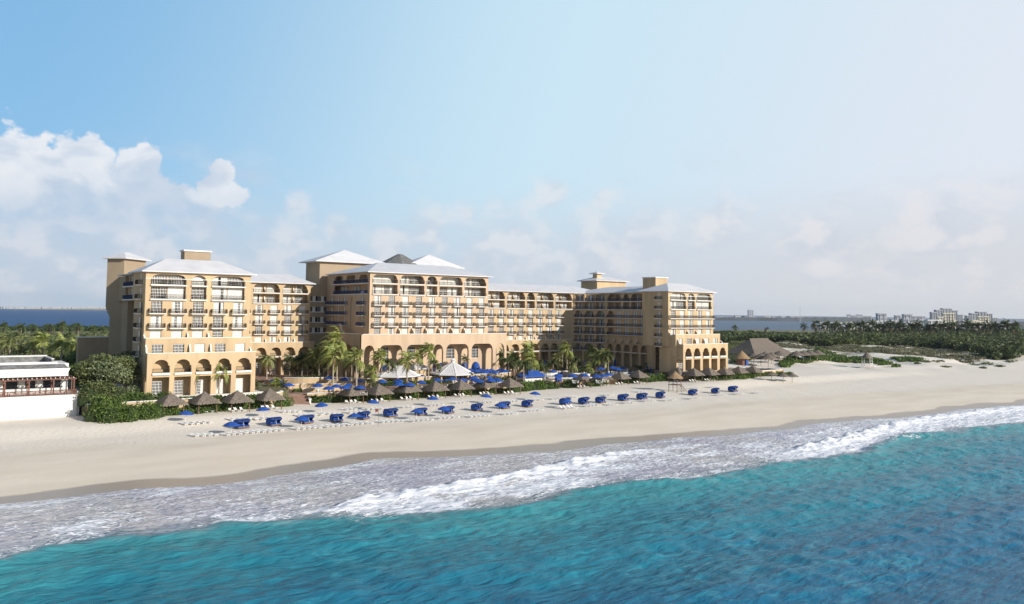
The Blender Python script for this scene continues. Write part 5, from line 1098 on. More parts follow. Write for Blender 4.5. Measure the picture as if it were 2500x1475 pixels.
# ------------------------------------------------------------------ right hand beach buildings
def thatch_cone(b, c, r_, z0, z1, n=20, courses=6):
    for j in range(courses):
        t0, t1 = j/courses, min(1, (j+1.3)/courses); A, B = [], []
        for i in range(n*2):
            a = pi*i/n; ra = r_*(1-t0)+.04+.02*(j > 0); rb = max(.03, r_*(1-t1)); A.append((c[0]+ra*cos(a), c[1]+ra*sin(a), z0+(z1-z0)*t0-random.uniform(.0,.2))); B.append((c[0]+rb*cos(a), c[1]+rb*sin(a), z0+(z1-z0)*t1))
        k_ = n*2; b.add(A+B, [(i,(i+1)%k_,k_+(i+1)%k_,k_+i) for i in range(k_)])
    b.cone(c, r_*.95, z0+.02, z1-.1, n, th=.1)
bp = empty('thatched_restaurant', (320,239,3), 0, 'large thatched open sided restaurant at the edge of the dunes', 'restaurant'); off = (320,239,3)
def bpp(name, mt, fn): b = MB(); fn(b); b.build(name, mt, bp, off)
def bigroof(b):
    x0,x1,y0,y1 = 305.5,334.5,230,248; prof = [(0,7.0,.0),(.45,9.6,0),(.8,12.2,0),(1.,13.6,0)]; cr_ = []
    for t, z_, _ in prof: cr_.append([(x0+(313.4-x0)*t, y0+(239-y0)*t*.98), (x1-(x1-326.6)*t, y0+(239-y0)*t*.98), (x1-(x1-326.6)*t, y1-(y1-239)*t*.98), (x0+(313.4-x0)*t, y1-(y1-239)*t*.98), z_])
    for a, c in zip(cr_[:-1], cr_[1:]):
        A = [(*p_, a[4]) for p_ in a[:4]]; C_ = [(*p_, c[4]) for p_ in c[:4]]; b.add(A+C_, [(i,(i+1)%4,4+(i+1)%4,4+i) for i in range(4)])
    b.box(x0,x1,y0,y1,6.7,6.99); b.box(313,327,238.6,239.4,13.5,13.95); b.add([(313.2,238.6,13.5),(313.2,239.4,13.5),(311.2,239,11.4)], [(0,1,2)])
    for i in range(60): x_ = x0+(x1-x0)*i/60; b.add([(x_,y0-.02,7),(x_+.5,y0-.02,7),(x_+.25,y0-.1,6.45)], [(0,1,2)])
bpp('roof', M['thatch'], bigroof)
for i, x_ in enumerate(np.linspace(306.5,333.5,7)):
    bpp('post', M['trunk'], lambda b: b.tube((x_,231,3),(x_,231,6.8),.22)); bpp('post', M['trunk'], lambda b: b.tube((x_,247,3),(x_,247,6.8),.22))
bpp('dark_inside', M['unlit_inside'], lambda b: b.box(309,331,238,246,2.5,6.7))  # near-black box added for the shaded interior under the thatch
bpp('floor', M['tile'], lambda b: b.box(304,336,229,249,1.5,3.3))
for i in range(10):
    x_ = 307.5+2.7*i; o = inst('restaurant_table', tbm, None, (x_, 232.6, 3.3)); tag(o, '%s white table from the left under the big thatched roof' % ORD[i], 'table', 'tables under the thatched roof')
    for j, dx in enumerate((-.8,.8)): c = inst('restaurant_chair', chm, None, (x_+dx, 232.4, 3.3), radians(90 if dx < 0 else -90), (1.2,1.2,1.2)); tag(c, '%s white chair at the %s table under the big thatched roof' % (('left','right')[j], ORD[i]), 'chair', 'chairs under the thatched roof')
h = empty('beach_hut', gg(1811,891,3.2), 0, 'small hut with a pointed thatched roof before the thatched restaurant', 'hut')
b = MB(); thatch_cone(b, (0,0), 3.6, 2.7, 6.0); b.build('roof', M['thatch_gold'], h); b = MB(); b.prism([(2.3*cos(pi/4*i), 2.3*sin(pi/4*i)) for i in range(8)], -1, 2.7); b.build('wall', M['redwood'], h); b = MB(); b.box(-.5,.7,-2.6,-2.25,0,2.1); b.build('door', M['blue'], h)
def make_tumb():
    r = empty('thatch_umbrella', (0,0,0)); b = MB(); thatch_cone(b, (0,0), 2.1, 2.1, 3.3, 14, 4); b.build('roof', M['thatch'], r); b = MB(); b.tube((0,0,-.4),(0,0,3.1),.09,n=6); b.build('pole', M['trunk'], r); return r
tu0 = make_tumb()
for i, (x_, y_, z_, s_) in enumerate([(1884,930,2,1),(1912,934,2,1),(1934,934,2,1),(1841,889,3,1.5),(1858,893,2.6,1.6),(1868,886,3,1.5),(1884,888,3,1.5),(1903,887,2.6,1.7),(1876,896,2.4,1.7),(1945,886,2.4,1.7),(1962,885,2.4,1.7),(1978,884,2.4,1.7),(1996,884,2.4,1.7),(1730,921,4.2,1),(1668,921,4.2,.9),(1268,915,4.2,1.4),(1241,918,4.2,1.2)]):
    o = tu0 if i == 0 else copy_tree(tu0); p = gz(x_, y_, z_); 
    if z_ < 4: p = gg(x_, y_, z_)
    o.location = p; o.scale = (s_,)*3
    tag(o, 'round thatched sunshade, %s' % ['left of the two at the end of the palapa row','middle of the three at the end of the palapa row','rightmost at the end of the palapa row','beside the small hut','in front of the thatched restaurant, second from the hut','directly below the thatched restaurant','before the right half of the thatched restaurant','at the right end of the thatched restaurant','lowest one before the thatched restaurant','leftmost of four below the green dune','second of four below the green dune','third of four below the green dune','rightmost of four below the green dune','above the white edged terrace of the right wing','beside the small white rimmed pool','among dark palms left of the canopy bar','leftmost among the dark palms'][i], 'sunshade', 'round thatched sunshades')
for j in range(4): c = gz(1700+9*j, 912, 5.6)
for j in range(5): p = gg(1826+6*j, 890, 3.); lounger((p.x, p.y, ground(p.x,p.y)), .4, 1, '%s pale lounger from the left by the small hut' % ORD[j], 'loungers by the hut')
def guard_tower(name, p, label, mt, zp=1.3, s=1., rw_=2.5, wood='wood'):
    r = empty(name, p, radians(15), label, 'lifeguard tower')
    for sx in (-1,1):
        for sy in (-1,1): b = MB(); b.tube((sx*1.35,sy*1.35,-.4),(sx*1.25,sy*1.25,zp+2.1),.09,n=6); b.build('post', M[wood], r)
    b = MB(); b.box(-1.5,1.5,-1.5,1.5,zp-.12,zp); [b.tube((-1.4,s_*1.4,zp+.8),(1.4,s_*1.4,zp+.8),.04,n=5) for s_ in (-1,1)]; b.tube((-1.4,-1.4,zp+.8),(-1.4,1.4,zp+.8),.04,n=5); b.tube((-1.4,-1.35,.1),(1.4,-1.35,zp-.2),.04,n=5); b.tube((1.4,-1.35,.1),(-1.4,-1.35,zp-.2),.04,n=5); b.build('platform', M[wood], r)
    b = MB(); thatch_cone(b, (0,0), rw_, zp+1.9, zp+3.9, 12, 5); b.build('roof', M[mt], r)
    b = MB()
    for s_ in (.0,.8): b.tube((1.5,-1.2+s_,zp),(3.6,-2.2+s_,-.2),.07,n=5)
    for i in range(6): t = i/6; b.box(1.5+2.1*t,1.8+2.1*t,-1.2-1*t,-.4-1*t,zp*(1-t)-.04,zp*(1-t)); 
    b.build('stair', M[wood], r); r.scale = (s,s,s); return r
guard_tower('lifeguard_tower', gg(1648,957), 'tall thatched lifeguard tower with a stair on the sand', 'thatch_gold', 2.2)
p = gg(2117,898); guard_tower('lifeguard_tower', p, 'far pale lifeguard shelter at the foot of the green dune', 'thatch', 1.5, 1.25, 1.9, 'trim')
fz = empty('fence', p+V((6,-3,0)), 0, 'pale timber fence and stair right of the far lifeguard shelter', 'fence'); b = MB()
for i in range(14): b.box(-6+i, -5.85+i, -.1, .05, -.8, 1.0)
b.box(-6,8,-.05,0,.5,.6); b.box(-6,8,-.05,0,.85,.95); b.build('railing', M['trim'], fz)

# ------------------------------------------------------------------ dunes, scrub, wood
def terr(P): return land(P[:,0], P[:,1])
def scatter(region, n, zoff, size, mt, name, label, rad=(1,2), per=40, fl=.6, sizefar=0, nomin=0):
    pts = []
    for c in region(n):
        r_ = random.uniform(*rad)*(1+sizefar*c[1]); z_ = ground(c[0], c[1]); pts.append(blob((c[0], c[1], z_+zoff*r_), (r_, r_, r_*fl), per))
    pts = np.concatenate(pts); o = leaves(name, pts, size, M[mt]); tag(o, label, kind='stuff'); return o
def in_px(poly, n, z=2.0):
    pp = []; xs_ = [p[0] for p in poly]; ys_ = [p[1] for p in poly]
    while len(pp) < n:
        q = (random.uniform(min(xs_), max(xs_)), random.uniform(min(ys_), max(ys_)))
        if inside(q, poly): pp.append(q)
    d = np.array([tuple(ray(*q)) for q in pp]); lo_ = np.array([q[1] > 830 for q in pp]); zz = np.where(lo_, z, z+2.)
    for _ in range(12):
        t = (zz-H)/d[:,2]; zz = np.where(lo_, .5*zz+.5*land(d[:,0]*t, d[:,1]*t), zz)
    return list(zip(d[:,0]*t, d[:,1]*t))
scatter(lambda n: in_px([(1905,895),(1925,874),(1960,862),(2000,858),(2040,870),(2075,876),(2100,874),(2150,880),(2180,890),(2195,899),(2160,897),(2140,888),(2060,886),(2000,880),(1940,886),(1915,898)], n, 2.5), 420, .2, .45, 'hedge', 'dune_scrub', 'bright green creeping scrub on the near dune', (1.2,2.4), 55, .5)
scatter(lambda n: in_px([(2175,874),(2215,870),(2260,880),(2235,884),(2200,884)], n, 2), 70, .1, .4, 'hedge', 'dune_scrub', 'small green scrub patch right of the far shelter', (1,2.2), 50, .45)
scatter(lambda n: sum([in_px([(a-w_,b_),(a,b_-h_),(a+w_,b_),(a,b_+h_)], 14, 2) for a, b_, w_, h_ in ((2290,883,14,3),(2382,886,12,3),(2412,889,18,4),(2470,883,22,3),(2240,888,6,1.5),(2310,896,10,1.6),(2400,899,9,1.5),(2440,895,9,1.5),(2420,878,14,2),(2262,884,8,2),(2340,876,10,2))], []), 1, .1, .35, 'scrub', 'dune_grass', 'small tufts of beach grass on the pale sand', (.5,1.3), 22, .45)
scatter(lambda n: in_px([(1778,858),(1766,822),(1868,826),(1981,829),(2093,837),(2205,847),(2318,856),(2400,868),(2420,880),(2330,877),(2220,867),(2130,861),(2040,857),(1960,852),(1900,848),(1850,842)], n, 3), 3000, .12, .42, 'dune', 'dune_scrub', 'olive brown scrub and grass between the wood and the bare sand', (.8,2.0), 30, .5)
scatter(lambda n: in_px([(1778,858),(1780,826),(1815,826),(1850,845),(1830,880),(1790,888)], n, 3.5), 260, .3, .5, 'scrub', 'dune_scrub', 'green scrub behind the small hut and right wing', (1.5,2.8), 60, .6)
pts = []
for (X_, Y_) in in_px([(-40,812),(0,812),(150,816),(270,812),(275,830),(215,850),(225,905),(190,892),(0,895),(-40,895)], 620, 4):
    r_ = random.uniform(1.8,3.6); pts.append(blob((X_, Y_, ground(X_, Y_)+1), (r_, r_, 2.0), 50))
tag(leaves('undergrowth', np.concatenate(pts), .6, M['scrub']), 'green undergrowth between the palms of the grove', kind='stuff')
pts = []
for (X_, Y_) in in_px([(-40,800),(60,802),(150,798),(275,802),(275,812),(-40,812)], 160, 2):
    r_ = random.uniform(4,8); pts.append(blob((X_, Y_, 2.5), (r_, r_, 4.0), 70))
tag(leaves('thicket', np.concatenate(pts), 1.5, M['darkleaf']), 'dark thicket along the left lagoon shore', kind='stuff')
def woodreg(n):
    poly = [(1742,812),(1768,821),(1868,824),(1981,827),(2093,834),(2205,844),(2318,853),(2402,866),(2436,880),(2455,876),(2500,868),(2500,806),(2300,809),(2100,814),(1990,817),(1860,812)]
    return in_px(poly, n, 6)
pts = []
for (X_, Y_) in woodreg(3400):
    d_ = hypot(X_, Y_); r_ = random.uniform(2.2,4.2)*(.55+d_/900); z_ = max(0, ground(X_, Y_)); hh = min(5.5, 3+d_/300)+random.uniform(-.8,.8)
    pts.append(blob((X_, Y_, z_+hh*.55), (r_, r_, hh*.5), 44))
pts = np.concatenate(pts); tag(leaves('wood', pts, 1.15, M['woodleaf']), 'dense dark green coastal wood behind the dunes', kind='stuff')
pts = []
for (X_, Y_) in in_px([(1742,806),(1742,815),(2500,812),(2500,799),(2300,800),(2100,804),(1980,810),(1880,808)], 1500, 5):
    d_ = hypot(X_, Y_); r_ = d_*.0045*random.uniform(.7,1.4); pts.append(blob((X_, Y_, 2.5), (r_, r_, 3.2), 30))
pts = np.concatenate(pts); tag(leaves('wood', pts, 2.4, M['darkleaf']), 'dark far edge of the wood along the lagoon', kind='stuff')
# lone palms against the lagoon and far palms among the villas
fp = [(1990,790,812,2.2),(1963,798,815,1.8),(1795,801,812,1.5),(1992,803,813,1.3),(1871,803,812,1.2)] + [(2010+11*i+random.uniform(-4,4), 797+random.uniform(-3,4), 812, random.uniform(1.8,2.5)) for i in range(30)] + [(2350+12*i+random.uniform(-4,4), 797+random.uniform(-4,4), 812, random.uniform(1.8,2.6)) for i in range(12)]
for i, (x_, yc, yb, s_) in enumerate(sorted(fp)):
    b_ = gz(x_, yb, 3.); d_ = b_.xy.length
    if d_ > 900: b_ = V((b_.x*900/d_, b_.y*900/d_, 3.)); 
    c = gy(x_, yc, b_.y); hgt = max(3, c.z-3); r = empty('palm_tree', b_, 0, 'dark distant palm, %s from the left on the lagoon side of the wood' % ordw(i if i < 60 else 59), 'palm tree', 'distant palms beyond the wood')
    inst('trunk', TR[0], r, (0,0,0), 0, (1.3,1.3,hgt)); inst('crown', CRD[i % 2], r, (0,0,hgt), random.random()*6, (s_,s_,s_))

# ------------------------------------------------------------------ far shore and city
M['far_white'] = mat('far_white', (.62,.61,.60), .9, .06, .05); M['far_cream'] = mat('far_cream', (.66,.60,.48), .9, .06, .05); M['far_grey'] = mat('far_grey', (.42,.43,.47), .9, .08, .05); M['far_dark'] = mat('far_dark', (.22,.235,.27), .8, .2, .05)
M['far_land'] = mat('far_land', (.085,.095,.10), 1, .3, .01)  # far tones are paled and greyed: distance haze put into the colours
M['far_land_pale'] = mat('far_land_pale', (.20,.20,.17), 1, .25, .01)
yaw = math.atan2(R0.y, R0.x)
def at(x_, y_, d): r_ = ray(x_, y_); t = d/(r_.dot(F0)); return V((r_.x*t, r_.y*t, H+r_.z*t))
def ridge(name, x0, x1, ybase, ytop, d, mt, label, jag=1.5, step=3, kind='structure', dep=250):
    vs = []; n = int((x1-x0)/step)+1; k_ = d/2000
    for i in range(n):
        x_ = x0+i*step; h_ = (ytop(x_) if callable(ytop) else ytop)-jag*abs(sin(x_*.13)+.6*sin(x_*.41+1)+.5*sin(x_*1.7))*.5
        a = at(x_, ybase(x_) if callable(ybase) else ybase, d); t = at(x_, h_, d); q = V((t.x, t.y, 0))*(dep/d)
        vs += [(a.x,a.y,-1),(t.x+F0.x*20,t.y+F0.y*20,t.z),(t.x+q.x,t.y+q.y,t.z*.8)]
    b = MB(); b.add(vs, [(3*i,3*i+3,3*i+4,3*i+1) for i in range(n-1)]+[(3*i+1,3*i+4,3*i+5,3*i+2) for i in range(n-1)]); o = b.build(name, M[mt]); tag(o, label, kind=kind); return o
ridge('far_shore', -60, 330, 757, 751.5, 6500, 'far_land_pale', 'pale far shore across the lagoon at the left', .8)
ridge('far_shore', 1700, 2130, 780.5, 775.6, 3600, 'far_land', 'dark wooded far shore across the lagoon', 1.4)
ridge('far_shore', 2090, 2560, 800, 786.5, 1500, 'far_land', 'dark wooded land below the distant towers', 1.6, dep=600)
def bld(name, x0, x1, yt, yb, d, mt, label, rows=5, cols=0, cat='building', grp='distant hotel buildings', inset=.0, ret=None):
    a = at((x0+x1)/2, yb, d); w = (x1-x0)/2000*d; top = at((x0+x1)/2, yt, d).z; z0 = min(-1, a.z) if yb > 774 else a.z; hgt = top-z0; dp = w*.5
    r = ret or empty(name, (a.x, a.y, z0), yaw, label, cat, grp); o0 = r.location
    off_ = (V((a.x, a.y, 0))-V((o0.x, o0.y, 0))); lx = off_.dot(R0); ly = off_.dot(F0); b = MB(); b.box(lx-w/2, lx+w/2, ly, ly+dp, 0, hgt); b.build('wall', M[mt], r)
    b = MB(); 
    for i in range(rows): z_ = hgt*(i+.35)/rows; b.box(lx-w*.46, lx+w*.46, ly-w*.01-.4, ly+.1, z_, z_+hgt/rows*.42)
    if rows: b.build('window', M['far_dark'] if mt != 'far_grey' else M['far_dark'], r)
    b = MB(); b.box(lx-w*.52, lx+w*.52, ly-w*.02-.6, ly+dp+.2, hgt-.3, hgt+hgt*.03+.3); 
    for i in range(cols): x_ = lx-w/2+w*(i+.5)/cols; b.box(x_-w*.03, x_+w*.03, ly-w*.02-.8, ly-.05, 0, hgt-.35)
    b.build('roof', M[mt], r); return r
t = bld('tower_block', 1827, 1840, 757.5, 779, 3980, 'far_grey', 'tall twin slab tower alone across the lagoon', 0, 3); 
for a in [(1795,1818,772,777,'low grey block left of the twin slab tower'),(1841,1866,776,778,'long flat building right of the twin slab tower'),(1869,1882,773.5,778,'white blocks near the twin slab tower'),(1885,1898,774,778,'second white block group before the mast'),(1906,1918,772.5,778,'cubic grey building left of the mast'),(1928,1960,773,778.5,'long grey building below the mast'),(1958,1972,776,779,'low wing at the end of the long grey building'),(2069,2077,769,779,'first narrow block of the twin roofed hotel'),(2078,2093,771.5,779,'middle block of the twin roofed hotel'),(2093,2106,769.5,779,'right block of the twin roofed hotel'),(2106,2128,773,780,'low pale block right of the twin roofed hotel'),(1750,1768,774.5,777,'flat roofs at the left end of the far shore')]:
    bld('distant_building', a[0], a[1], a[2]-.8, a[3], 4000, 'far_grey' if a[0] != 1869 else 'far_white', a[4], 0 if a[3]-a[2] < 6 else 3)
m_ = at(1953.5, 779, 3400); r = empty('radio_mast', (m_.x, m_.y, 0), 0, 'thin radio mast above the far shore', 'mast'); b = MB(); tp = at(1953.5, 749, 3400).z; b.tube((0,0,0),(0,0,tp),1.1,.6,5); b.tube((0,0,0),(6,0,tp*.12),.5,.3,4); b.tube((0,0,0),(-6,0,tp*.12),.5,.3,4); b.build('mast', M['far_grey'], r)
for dx, nm, dy, big in ((0,'left',0,1),(85,'right',8,1)):
    r = bld('tower_complex', 2274+dx, 2290+dx, 763.5+dy, 790, 1900, 'far_grey', '%s grey stepped tower complex on the skyline' % nm, 9, 3)
    for (x0,x1,yt) in ((2285,2303,758),(2302,2325,754.5),(2325,2339,759),(2338,2352,769)): bld('tower', x0+dx, x1+dx, yt+dy, 790, 1900, 'far_grey', None, 10, 3, ret=r)
    r = bld('stepped_hotel', 2296+dx, 2334+dx, 783+dy*.8, 806, 1400, 'far_cream', '%s sunlit cream stepped hotel before the grey towers' % nm, 6, 4)
    for (x0,x1,yt) in ((2303,2318,766),(2316,2331,766),(2290,2304,775),(2266,2298,782)): bld('block', x0+dx, x1+dx, yt+dy, 806, 1395, 'far_cream' if x0 > 2270 else 'far_white', None, 7, 2, ret=r)
for a in [(2143,2165,766.5,790,1900,'far_grey','pale tower with a sloping roof'),(2186,2200,771,790,1900,'far_grey','small pale tower behind villas'),(2207,2228,768.5,790,1900,'far_grey','grey block with a roof mast'),(2225,2260,773,790,1900,'far_grey','wide pale block with a dome'),(2137,2156,785,806,1300,'far_white','white stepped apartment block left of the palms'),(2175,2190,783,806,1300,'far_white','second white apartment block behind palms'),(2206,2250,780,800,1350,'far_grey','grey apartment block under the dome'),(2265,2300,783,806,1300,'far_white','white terraced block below the left towers'),(2370,2400,786,812,1100,'far_cream','squat cream building among palms at the right'),(2392,2426,793,812,1100,'far_cream','low arcaded cream building at the right'),(2430,2470,788,800,1400,'far_grey','row of low grey houses at the right'),(2352,2372,784,805,1300,'far_white','white house between the two tower complexes')]:
    bld('distant_building', a[0], a[1], a[2], a[3], a[4], a[5], a[6], 4, 2)
for i in range(46):
    x_ = 2000+6.3*i+random.uniform(0, 4); yb = 802+random.uniform(-3,2); w = random.uniform(4,9); hh = random.uniform(7,13); bld('villa', x_, x_+w, yb-hh, yb, 1180+random.uniform(-60,60)+i*3, random.choice(['far_white','far_cream']), 'small white villa, %s from the left behind the distant palms' % ordw(i), 2, grp='white villas behind the wood')
for i in range(60):
    x_ = 3+i*4.3+random.uniform(-1,1); w = random.uniform(1.5,4.5); bld('far_house', x_, x_+w, 750.2-random.uniform(0,1.7)+x_*.012*0, 754, 6380, 'far_white', 'tiny white house, %s from the left on the far left shore' % ordw(i), 0, grp='white houses on the far left shore')

# ------------------------------------------------------------------ people
def person(p, rz, shirt, trousers, label, pose=0, hair=(.05,.03,.02)):
    r = empty('person', p, rz, label, 'person')
    def skinned(name, verts, edges, radii, mt):
        me = bpy.data.meshes.new(name); me.from_pydata(verts, edges, []); o = bpy.data.objects.new(name, me); COL.objects.link(o); o.modifiers.new('skin', 'SKIN'); sd_ = me.skin_vertices[0].data
        for v_, q in zip(sd_, radii): v_.radius = (q, q)
        sd_[0].use_root = True
        su = o.modifiers.new('sub', 'SUBSURF'); su.levels = su.render_levels = 1
        dg = bpy.context.evaluated_depsgraph_get(); me2 = bpy.data.meshes.new_from_object(o.evaluated_get(dg)); bpy.data.objects.remove(o); me2.materials.clear(); me2.materials.append(mt); o = bpy.data.objects.new(name, me2); COL.objects.link(o); o.parent = r; return o
    st = .12+.1*pose
    vs = [(0,0,.95),(0,0,1.15),(0,0,1.38),(0,0,1.5),(0,-.01,1.62),(0,-.01,1.72),(.19,0,1.4),(.26,0,1.14),(.24,-.12,.92),(.23,-.16,.84),(-.19,0,1.4),(-.26,0,1.14),(-.24,.10,.92),(-.23,.08,.84),(.10,0,.90),(.11,-st,.5),(.11,-st*.6,.08),(.11,-st*.6-.14,.04),(-.10,0,.90),(-.11,st*.6,.5),(-.11,st,.08),(-.11,st-.13,.04)]
    ed = [(0,1),(1,2),(2,3),(3,4),(4,5),(2,6),(6,7),(7,8),(8,9),(2,10),(10,11),(11,12),(12,13),(0,14),(14,15),(15,16),(16,17),(0,18),(18,19),(19,20),(20,21)]
    rd = [.13,.12,.14,.055,.09,.085,.06,.045,.035,.03,.06,.045,.035,.03,.09,.06,.045,.035,.09,.06,.045,.035]
    skinned('body', vs, ed, rd, M.setdefault('skin', mat('skin', (.42,.26,.18), .6, .1, 3)))
    skinned('shirt', [(0,0,.98),(0,0,1.15),(0,0,1.36),(0,0,1.44),(.19,0,1.4),(.25,0,1.2),(-.19,0,1.4),(-.25,0,1.2)], [(0,1),(1,2),(2,3),(2,4),(4,5),(2,6),(6,7)], [.15,.14,.155,.09,.075,.06,.075,.06], shirt)
    skinned('trousers', [(0,0,.97),(.10,0,.88),(.11,-st,.5),(.11,-st*.6,.14),(-.10,0,.88),(-.11,st*.6,.5),(-.11,st,.14)], [(0,1),(1,2),(2,3),(0,4),(4,5),(5,6)], [.145,.105,.075,.06,.105,.075,.06], trousers)
    b = MB(); hull(b, (0,.01,1.70), (.10,.11,.12)); b.build('hair', mat('hair', hair, .8), r)
wsh = mat('white_cloth', (.7,.7,.68)); dsh = mat('dark_cloth', (.03,.03,.04)); gsh = mat('grey_cloth', (.2,.2,.22))
person(gz(654,922,5.6), .3, wsh, dsh, 'person in a white shirt and dark trousers, leftmost on the left terrace', 1)
person(gz(664,923,5.6), -.6, dsh, dsh, 'person in dark clothes between two others on the left terrace')
person(gz(670,921,5.6), 2.2, wsh, gsh, 'person in a white shirt and grey trousers, rightmost on the left terrace', 1)
# @@WORLD@@
# ------------------------------------------------------------------ sky and sun
SUN_EL, SUN_AZ = radians(21), V((.34, -.94))
sun = bpy.data.lights.new('sun', 'SUN'); sun.energy = 5.0; sun.angle = radians(.5); sun.color = (1, .945, .86)
so = bpy.data.objects.new('sun', sun); COL.objects.link(so)
sd = V((SUN_AZ.x*cos(SUN_EL), SUN_AZ.y*cos(SUN_EL), sin(SUN_EL))).normalized(); so.rotation_euler = sd.to_track_quat('Z', 'Y').to_euler()
W = bpy.data.worlds.new('World'); S.world = W; W.use_nodes = True; nt = W.node_tree; N, L = nt.nodes, nt.links
bg = N['Background']; bg.inputs[1].default_value = .1
sky = N.new('ShaderNodeTexSky'); sky.sky_type = 'NISHITA'; sky.sun_disc = False; sky.sun_elevation = SUN_EL; sky.sun_rotation = math.atan2(SUN_AZ.x, SUN_AZ.y); sky.air_density = 1.0; sky.dust_density = .6; sky.ozone_density = 1.5
tc = N.new('ShaderNodeTexCoord'); D = tc.outputs['Generated']
def ma(op, a, b=0., c=None):
    n = N.new('ShaderNodeMath'); n.operation = op
    for i, v in enumerate((a, b) if c is None else (a, b, c)):
        if isinstance(v, (int, float)): n.inputs[i].default_value = v
        else: L.new(v, n.inputs[i])
    return n.outputs[0]
def vm(op, a, b):
    n = N.new('ShaderNodeVectorMath'); n.operation = op
    for i, v in enumerate((a, b)):
        if isinstance(v, (tuple, Vector)): n.inputs[i].default_value = v
        else: L.new(v, n.inputs[i])
    return n.outputs['Value'] if op in ('DISTANCE', 'DOT_PRODUCT') else n.outputs[0]
def mr(x, a, b, c=0, d=1):
    r = N.new('ShaderNodeMapRange'); r.interpolation_type = 'SMOOTHSTEP'; L.new(x, r.inputs[0])
    for i, v in enumerate((a, b, c, d)): r.inputs[i+1].default_value = v
    return r.outputs[0]
def mix(a, b, f):
    m_ = N.new('ShaderNodeMix'); m_.data_type = 'RGBA'
    for k, v in (('A', a), ('B', b)):
        if isinstance(v, tuple): m_.inputs[k].default_value = (*v, 1)
        else: L.new(v, m_.inputs[k])
    if isinstance(f, float): m_.inputs['Factor'].default_value = f
    else: L.new(f, m_.inputs['Factor'])
    return m_.outputs['Result']
sep = N.new('ShaderNodeSeparateXYZ'); L.new(D, sep.inputs[0])
el = sep.outputs[2]; side = vm('DOT_PRODUCT', D, tuple(R0))
K = 10.
# clear sky: the Nishita sky veiled by bright thin haze, thicker to the right and towards the horizon
sx = ma('ADD', side, ma('MULTIPLY', el, -.35))
clear = mix(sky.outputs[0], (.23*K,.50*K,.80*K), .8)
clear = mix(clear, (.56*K,.75*K,.87*K), mr(sx, -.64, -.02)); clear = mix(clear, (.71*K,.765*K,.85*K), mr(sx, -.12, .52))
clear = mix(clear, (.55*K,.61*K,.70*K), mr(el, .17, .03, 0, .75)); clear = mix(clear, (.66*K,.675*K,.71*K), ma('MULTIPLY', mr(sx, -.1, .5), mr(el, .17, .03)))
mp = N.new('ShaderNodeMapping'); mp.inputs['Scale'].default_value = (1,1,1.5); L.new(D, mp.inputs[0])
n1 = N.new('ShaderNodeTexNoise'); n1.inputs['Scale'].default_value = 9; n1.inputs['Detail'].default_value = 9; n1.inputs['Roughness'].default_value = .58; L.new(mp.outputs[0], n1.inputs[0])
n2 = N.new('ShaderNodeTexNoise'); n2.inputs['Scale'].default_value = 38; n2.inputs['Detail'].default_value = 7; L.new(D, n2.inputs[0])
n3 = N.new('ShaderNodeTexNoise'); n3.inputs['Scale'].default_value = 22; n3.inputs['Detail'].default_value = 8; L.new(mp.outputs[0], n3.inputs[0])
off = N.new('ShaderNodeVectorMath'); off.operation = 'MULTIPLY_ADD'; L.new(n3.outputs['Color'], off.inputs[0]); off.inputs[1].default_value = (.062,)*3
o2 = vm('SUBTRACT', D, (.031,)*3); L.new(o2, off.inputs[2]); P = off.outputs[0]
lobes = [(25,400,95),(-40,430,110),(60,470,110),(215,400,75),(180,450,95),(120,410,45),(250,470,100),(335,410,62),(350,470,75),(300,540,90),(200,540,80),(420,500,60),(455,490,46),(545,425,38),(520,462,48),(575,470,40),(490,520,50),(90,540,70),(440,560,40)]
q_ = None
for (x, y, r) in lobes:
    d = ray(x, y).normalized(); rr = r/2000*.93*1.02
    q = ma('SUBTRACT', 1., ma('DIVIDE', vm('DISTANCE', D, tuple(d)), rr)); q_ = q if q_ is None else ma('MAXIMUM', q_, q)
nf = ma('ADD', ma('MULTIPLY', ma('SUBTRACT', n3.outputs[0], .5), 1.9), ma('MULTIPLY', ma('SUBTRACT', n2.outputs[0], .5), 1.1))
mask = mr(ma('ADD', q_, nf), .0, .22)
soft = [(80,600,190,.35),(330,610,160,.35),(520,560,110,.35),(720,500,38,.5),(825,560,48,.5),(1050,560,70,.55),(1140,520,38,.4),(1350,470,55,.55),(1470,490,40,.3),(1250,600,150,.35),(1560,580,120,.45),(1760,550,80,.55),(2000,610,120,.45),(2300,560,150,.4),(700,600,130,.25),(30,610,60,.5),(960,620,100,.35),(1450,640,160,.4)]
s_ = None
for (x, y, r, k) in soft:
    d = ray(x, y).normalized(); rr = r/2000*.93*1.25
    q = ma('MULTIPLY', ma('SUBTRACT', 1., ma('DIVIDE', vm('DISTANCE', D, tuple(d)), rr)), min(1, .4+k)); s_ = q if s_ is None else ma('MAXIMUM', s_, q)
sm_ = mr(ma('ADD', s_, ma('MULTIPLY', nf, .8)), .05, .8, 0, .55)
puff = mr(n1.outputs[0], .40, .62)
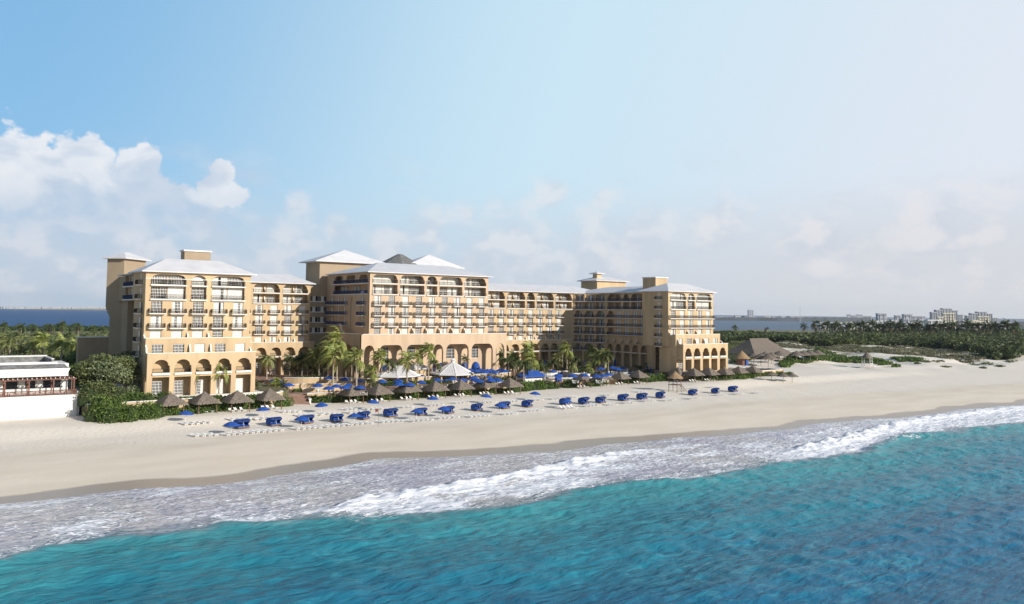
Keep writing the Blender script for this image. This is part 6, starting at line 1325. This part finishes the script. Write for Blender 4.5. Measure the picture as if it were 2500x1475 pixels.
lo = mr(el, .0, .07); band = ma('MULTIPLY', ma('MULTIPLY', mr(n1.outputs[0], .50, .68, 0, .5), mr(el, .22, .10)), lo)
sm_ = ma('MAXIMUM', sm_, band)
n4 = N.new('ShaderNodeTexNoise'); n4.inputs['Scale'].default_value = 14; n4.inputs['Detail'].default_value = 8; n4.inputs['Distortion'].default_value = .6; L.new(vm('ADD', mp.outputs[0], (.01,.0,-.015)), n4.inputs[0])
shade = ma('ADD', mr(n4.outputs[0], .40, .60, 0, .5), ma('ADD', mr(n2.outputs[0], .35, .65, 0, .15), mr(el, .05, .22, 0, .45)))
ccol = mix((.44*K,.55*K,.70*K), (.86*K,.86*K,.88*K), shade)
scol = mix((.58*K,.62*K,.71*K), (.79*K,.77*K,.79*K), mr(n3.outputs[0], .42, .6))
col = mix(clear, scol, sm_)
base_fade = mr(el, .055, .14); col = mix(col, ccol, ma('MULTIPLY', ma('MULTIPLY', mask, .88), base_fade))
fwd = vm('DOT_PRODUCT', D, tuple(FW)); front = ma('MULTIPLY', mr(fwd, .25, .62), mr(el, .75, .42)); base = mix(sky.outputs[0], (.22*K,.36*K,.55*K), .25)
L.new(mix(base, col, front), bg.inputs[0])
S.view_settings.view_transform = 'Standard'; S.view_settings.look = 'None'; S.view_settings.gamma = 1; S.view_settings.exposure = .08
hz_ = MB(); c_ = V((2500, 2800)); hz_.box(-1500, 9500, -300, 9000, -6, 130); hb_ = bpy.data.materials.new('haze'); hb_.use_nodes = True; hn_ = hb_.node_tree; hn_.nodes.remove(hn_.nodes['Principled BSDF'])
pv = hn_.nodes.new('ShaderNodeVolumePrincipled'); pv.inputs['Color'].default_value = (.86,.92,1,1); pv.inputs['Density'].default_value = 4e-5; pv.inputs['Anisotropy'].default_value = .2; hn_.links.new(pv.outputs[0], hn_.nodes['Material Output'].inputs['Volume'])
tag(hz_.build('haze', hb_), 'thin sea haze over the whole coast', kind='stuff')
S.cycles.max_bounces = 6; S.cycles.diffuse_bounces = 3; S.cycles.glossy_bounces = 3; S.cycles.transmission_bounces = 3; S.cycles.volume_bounces = 0
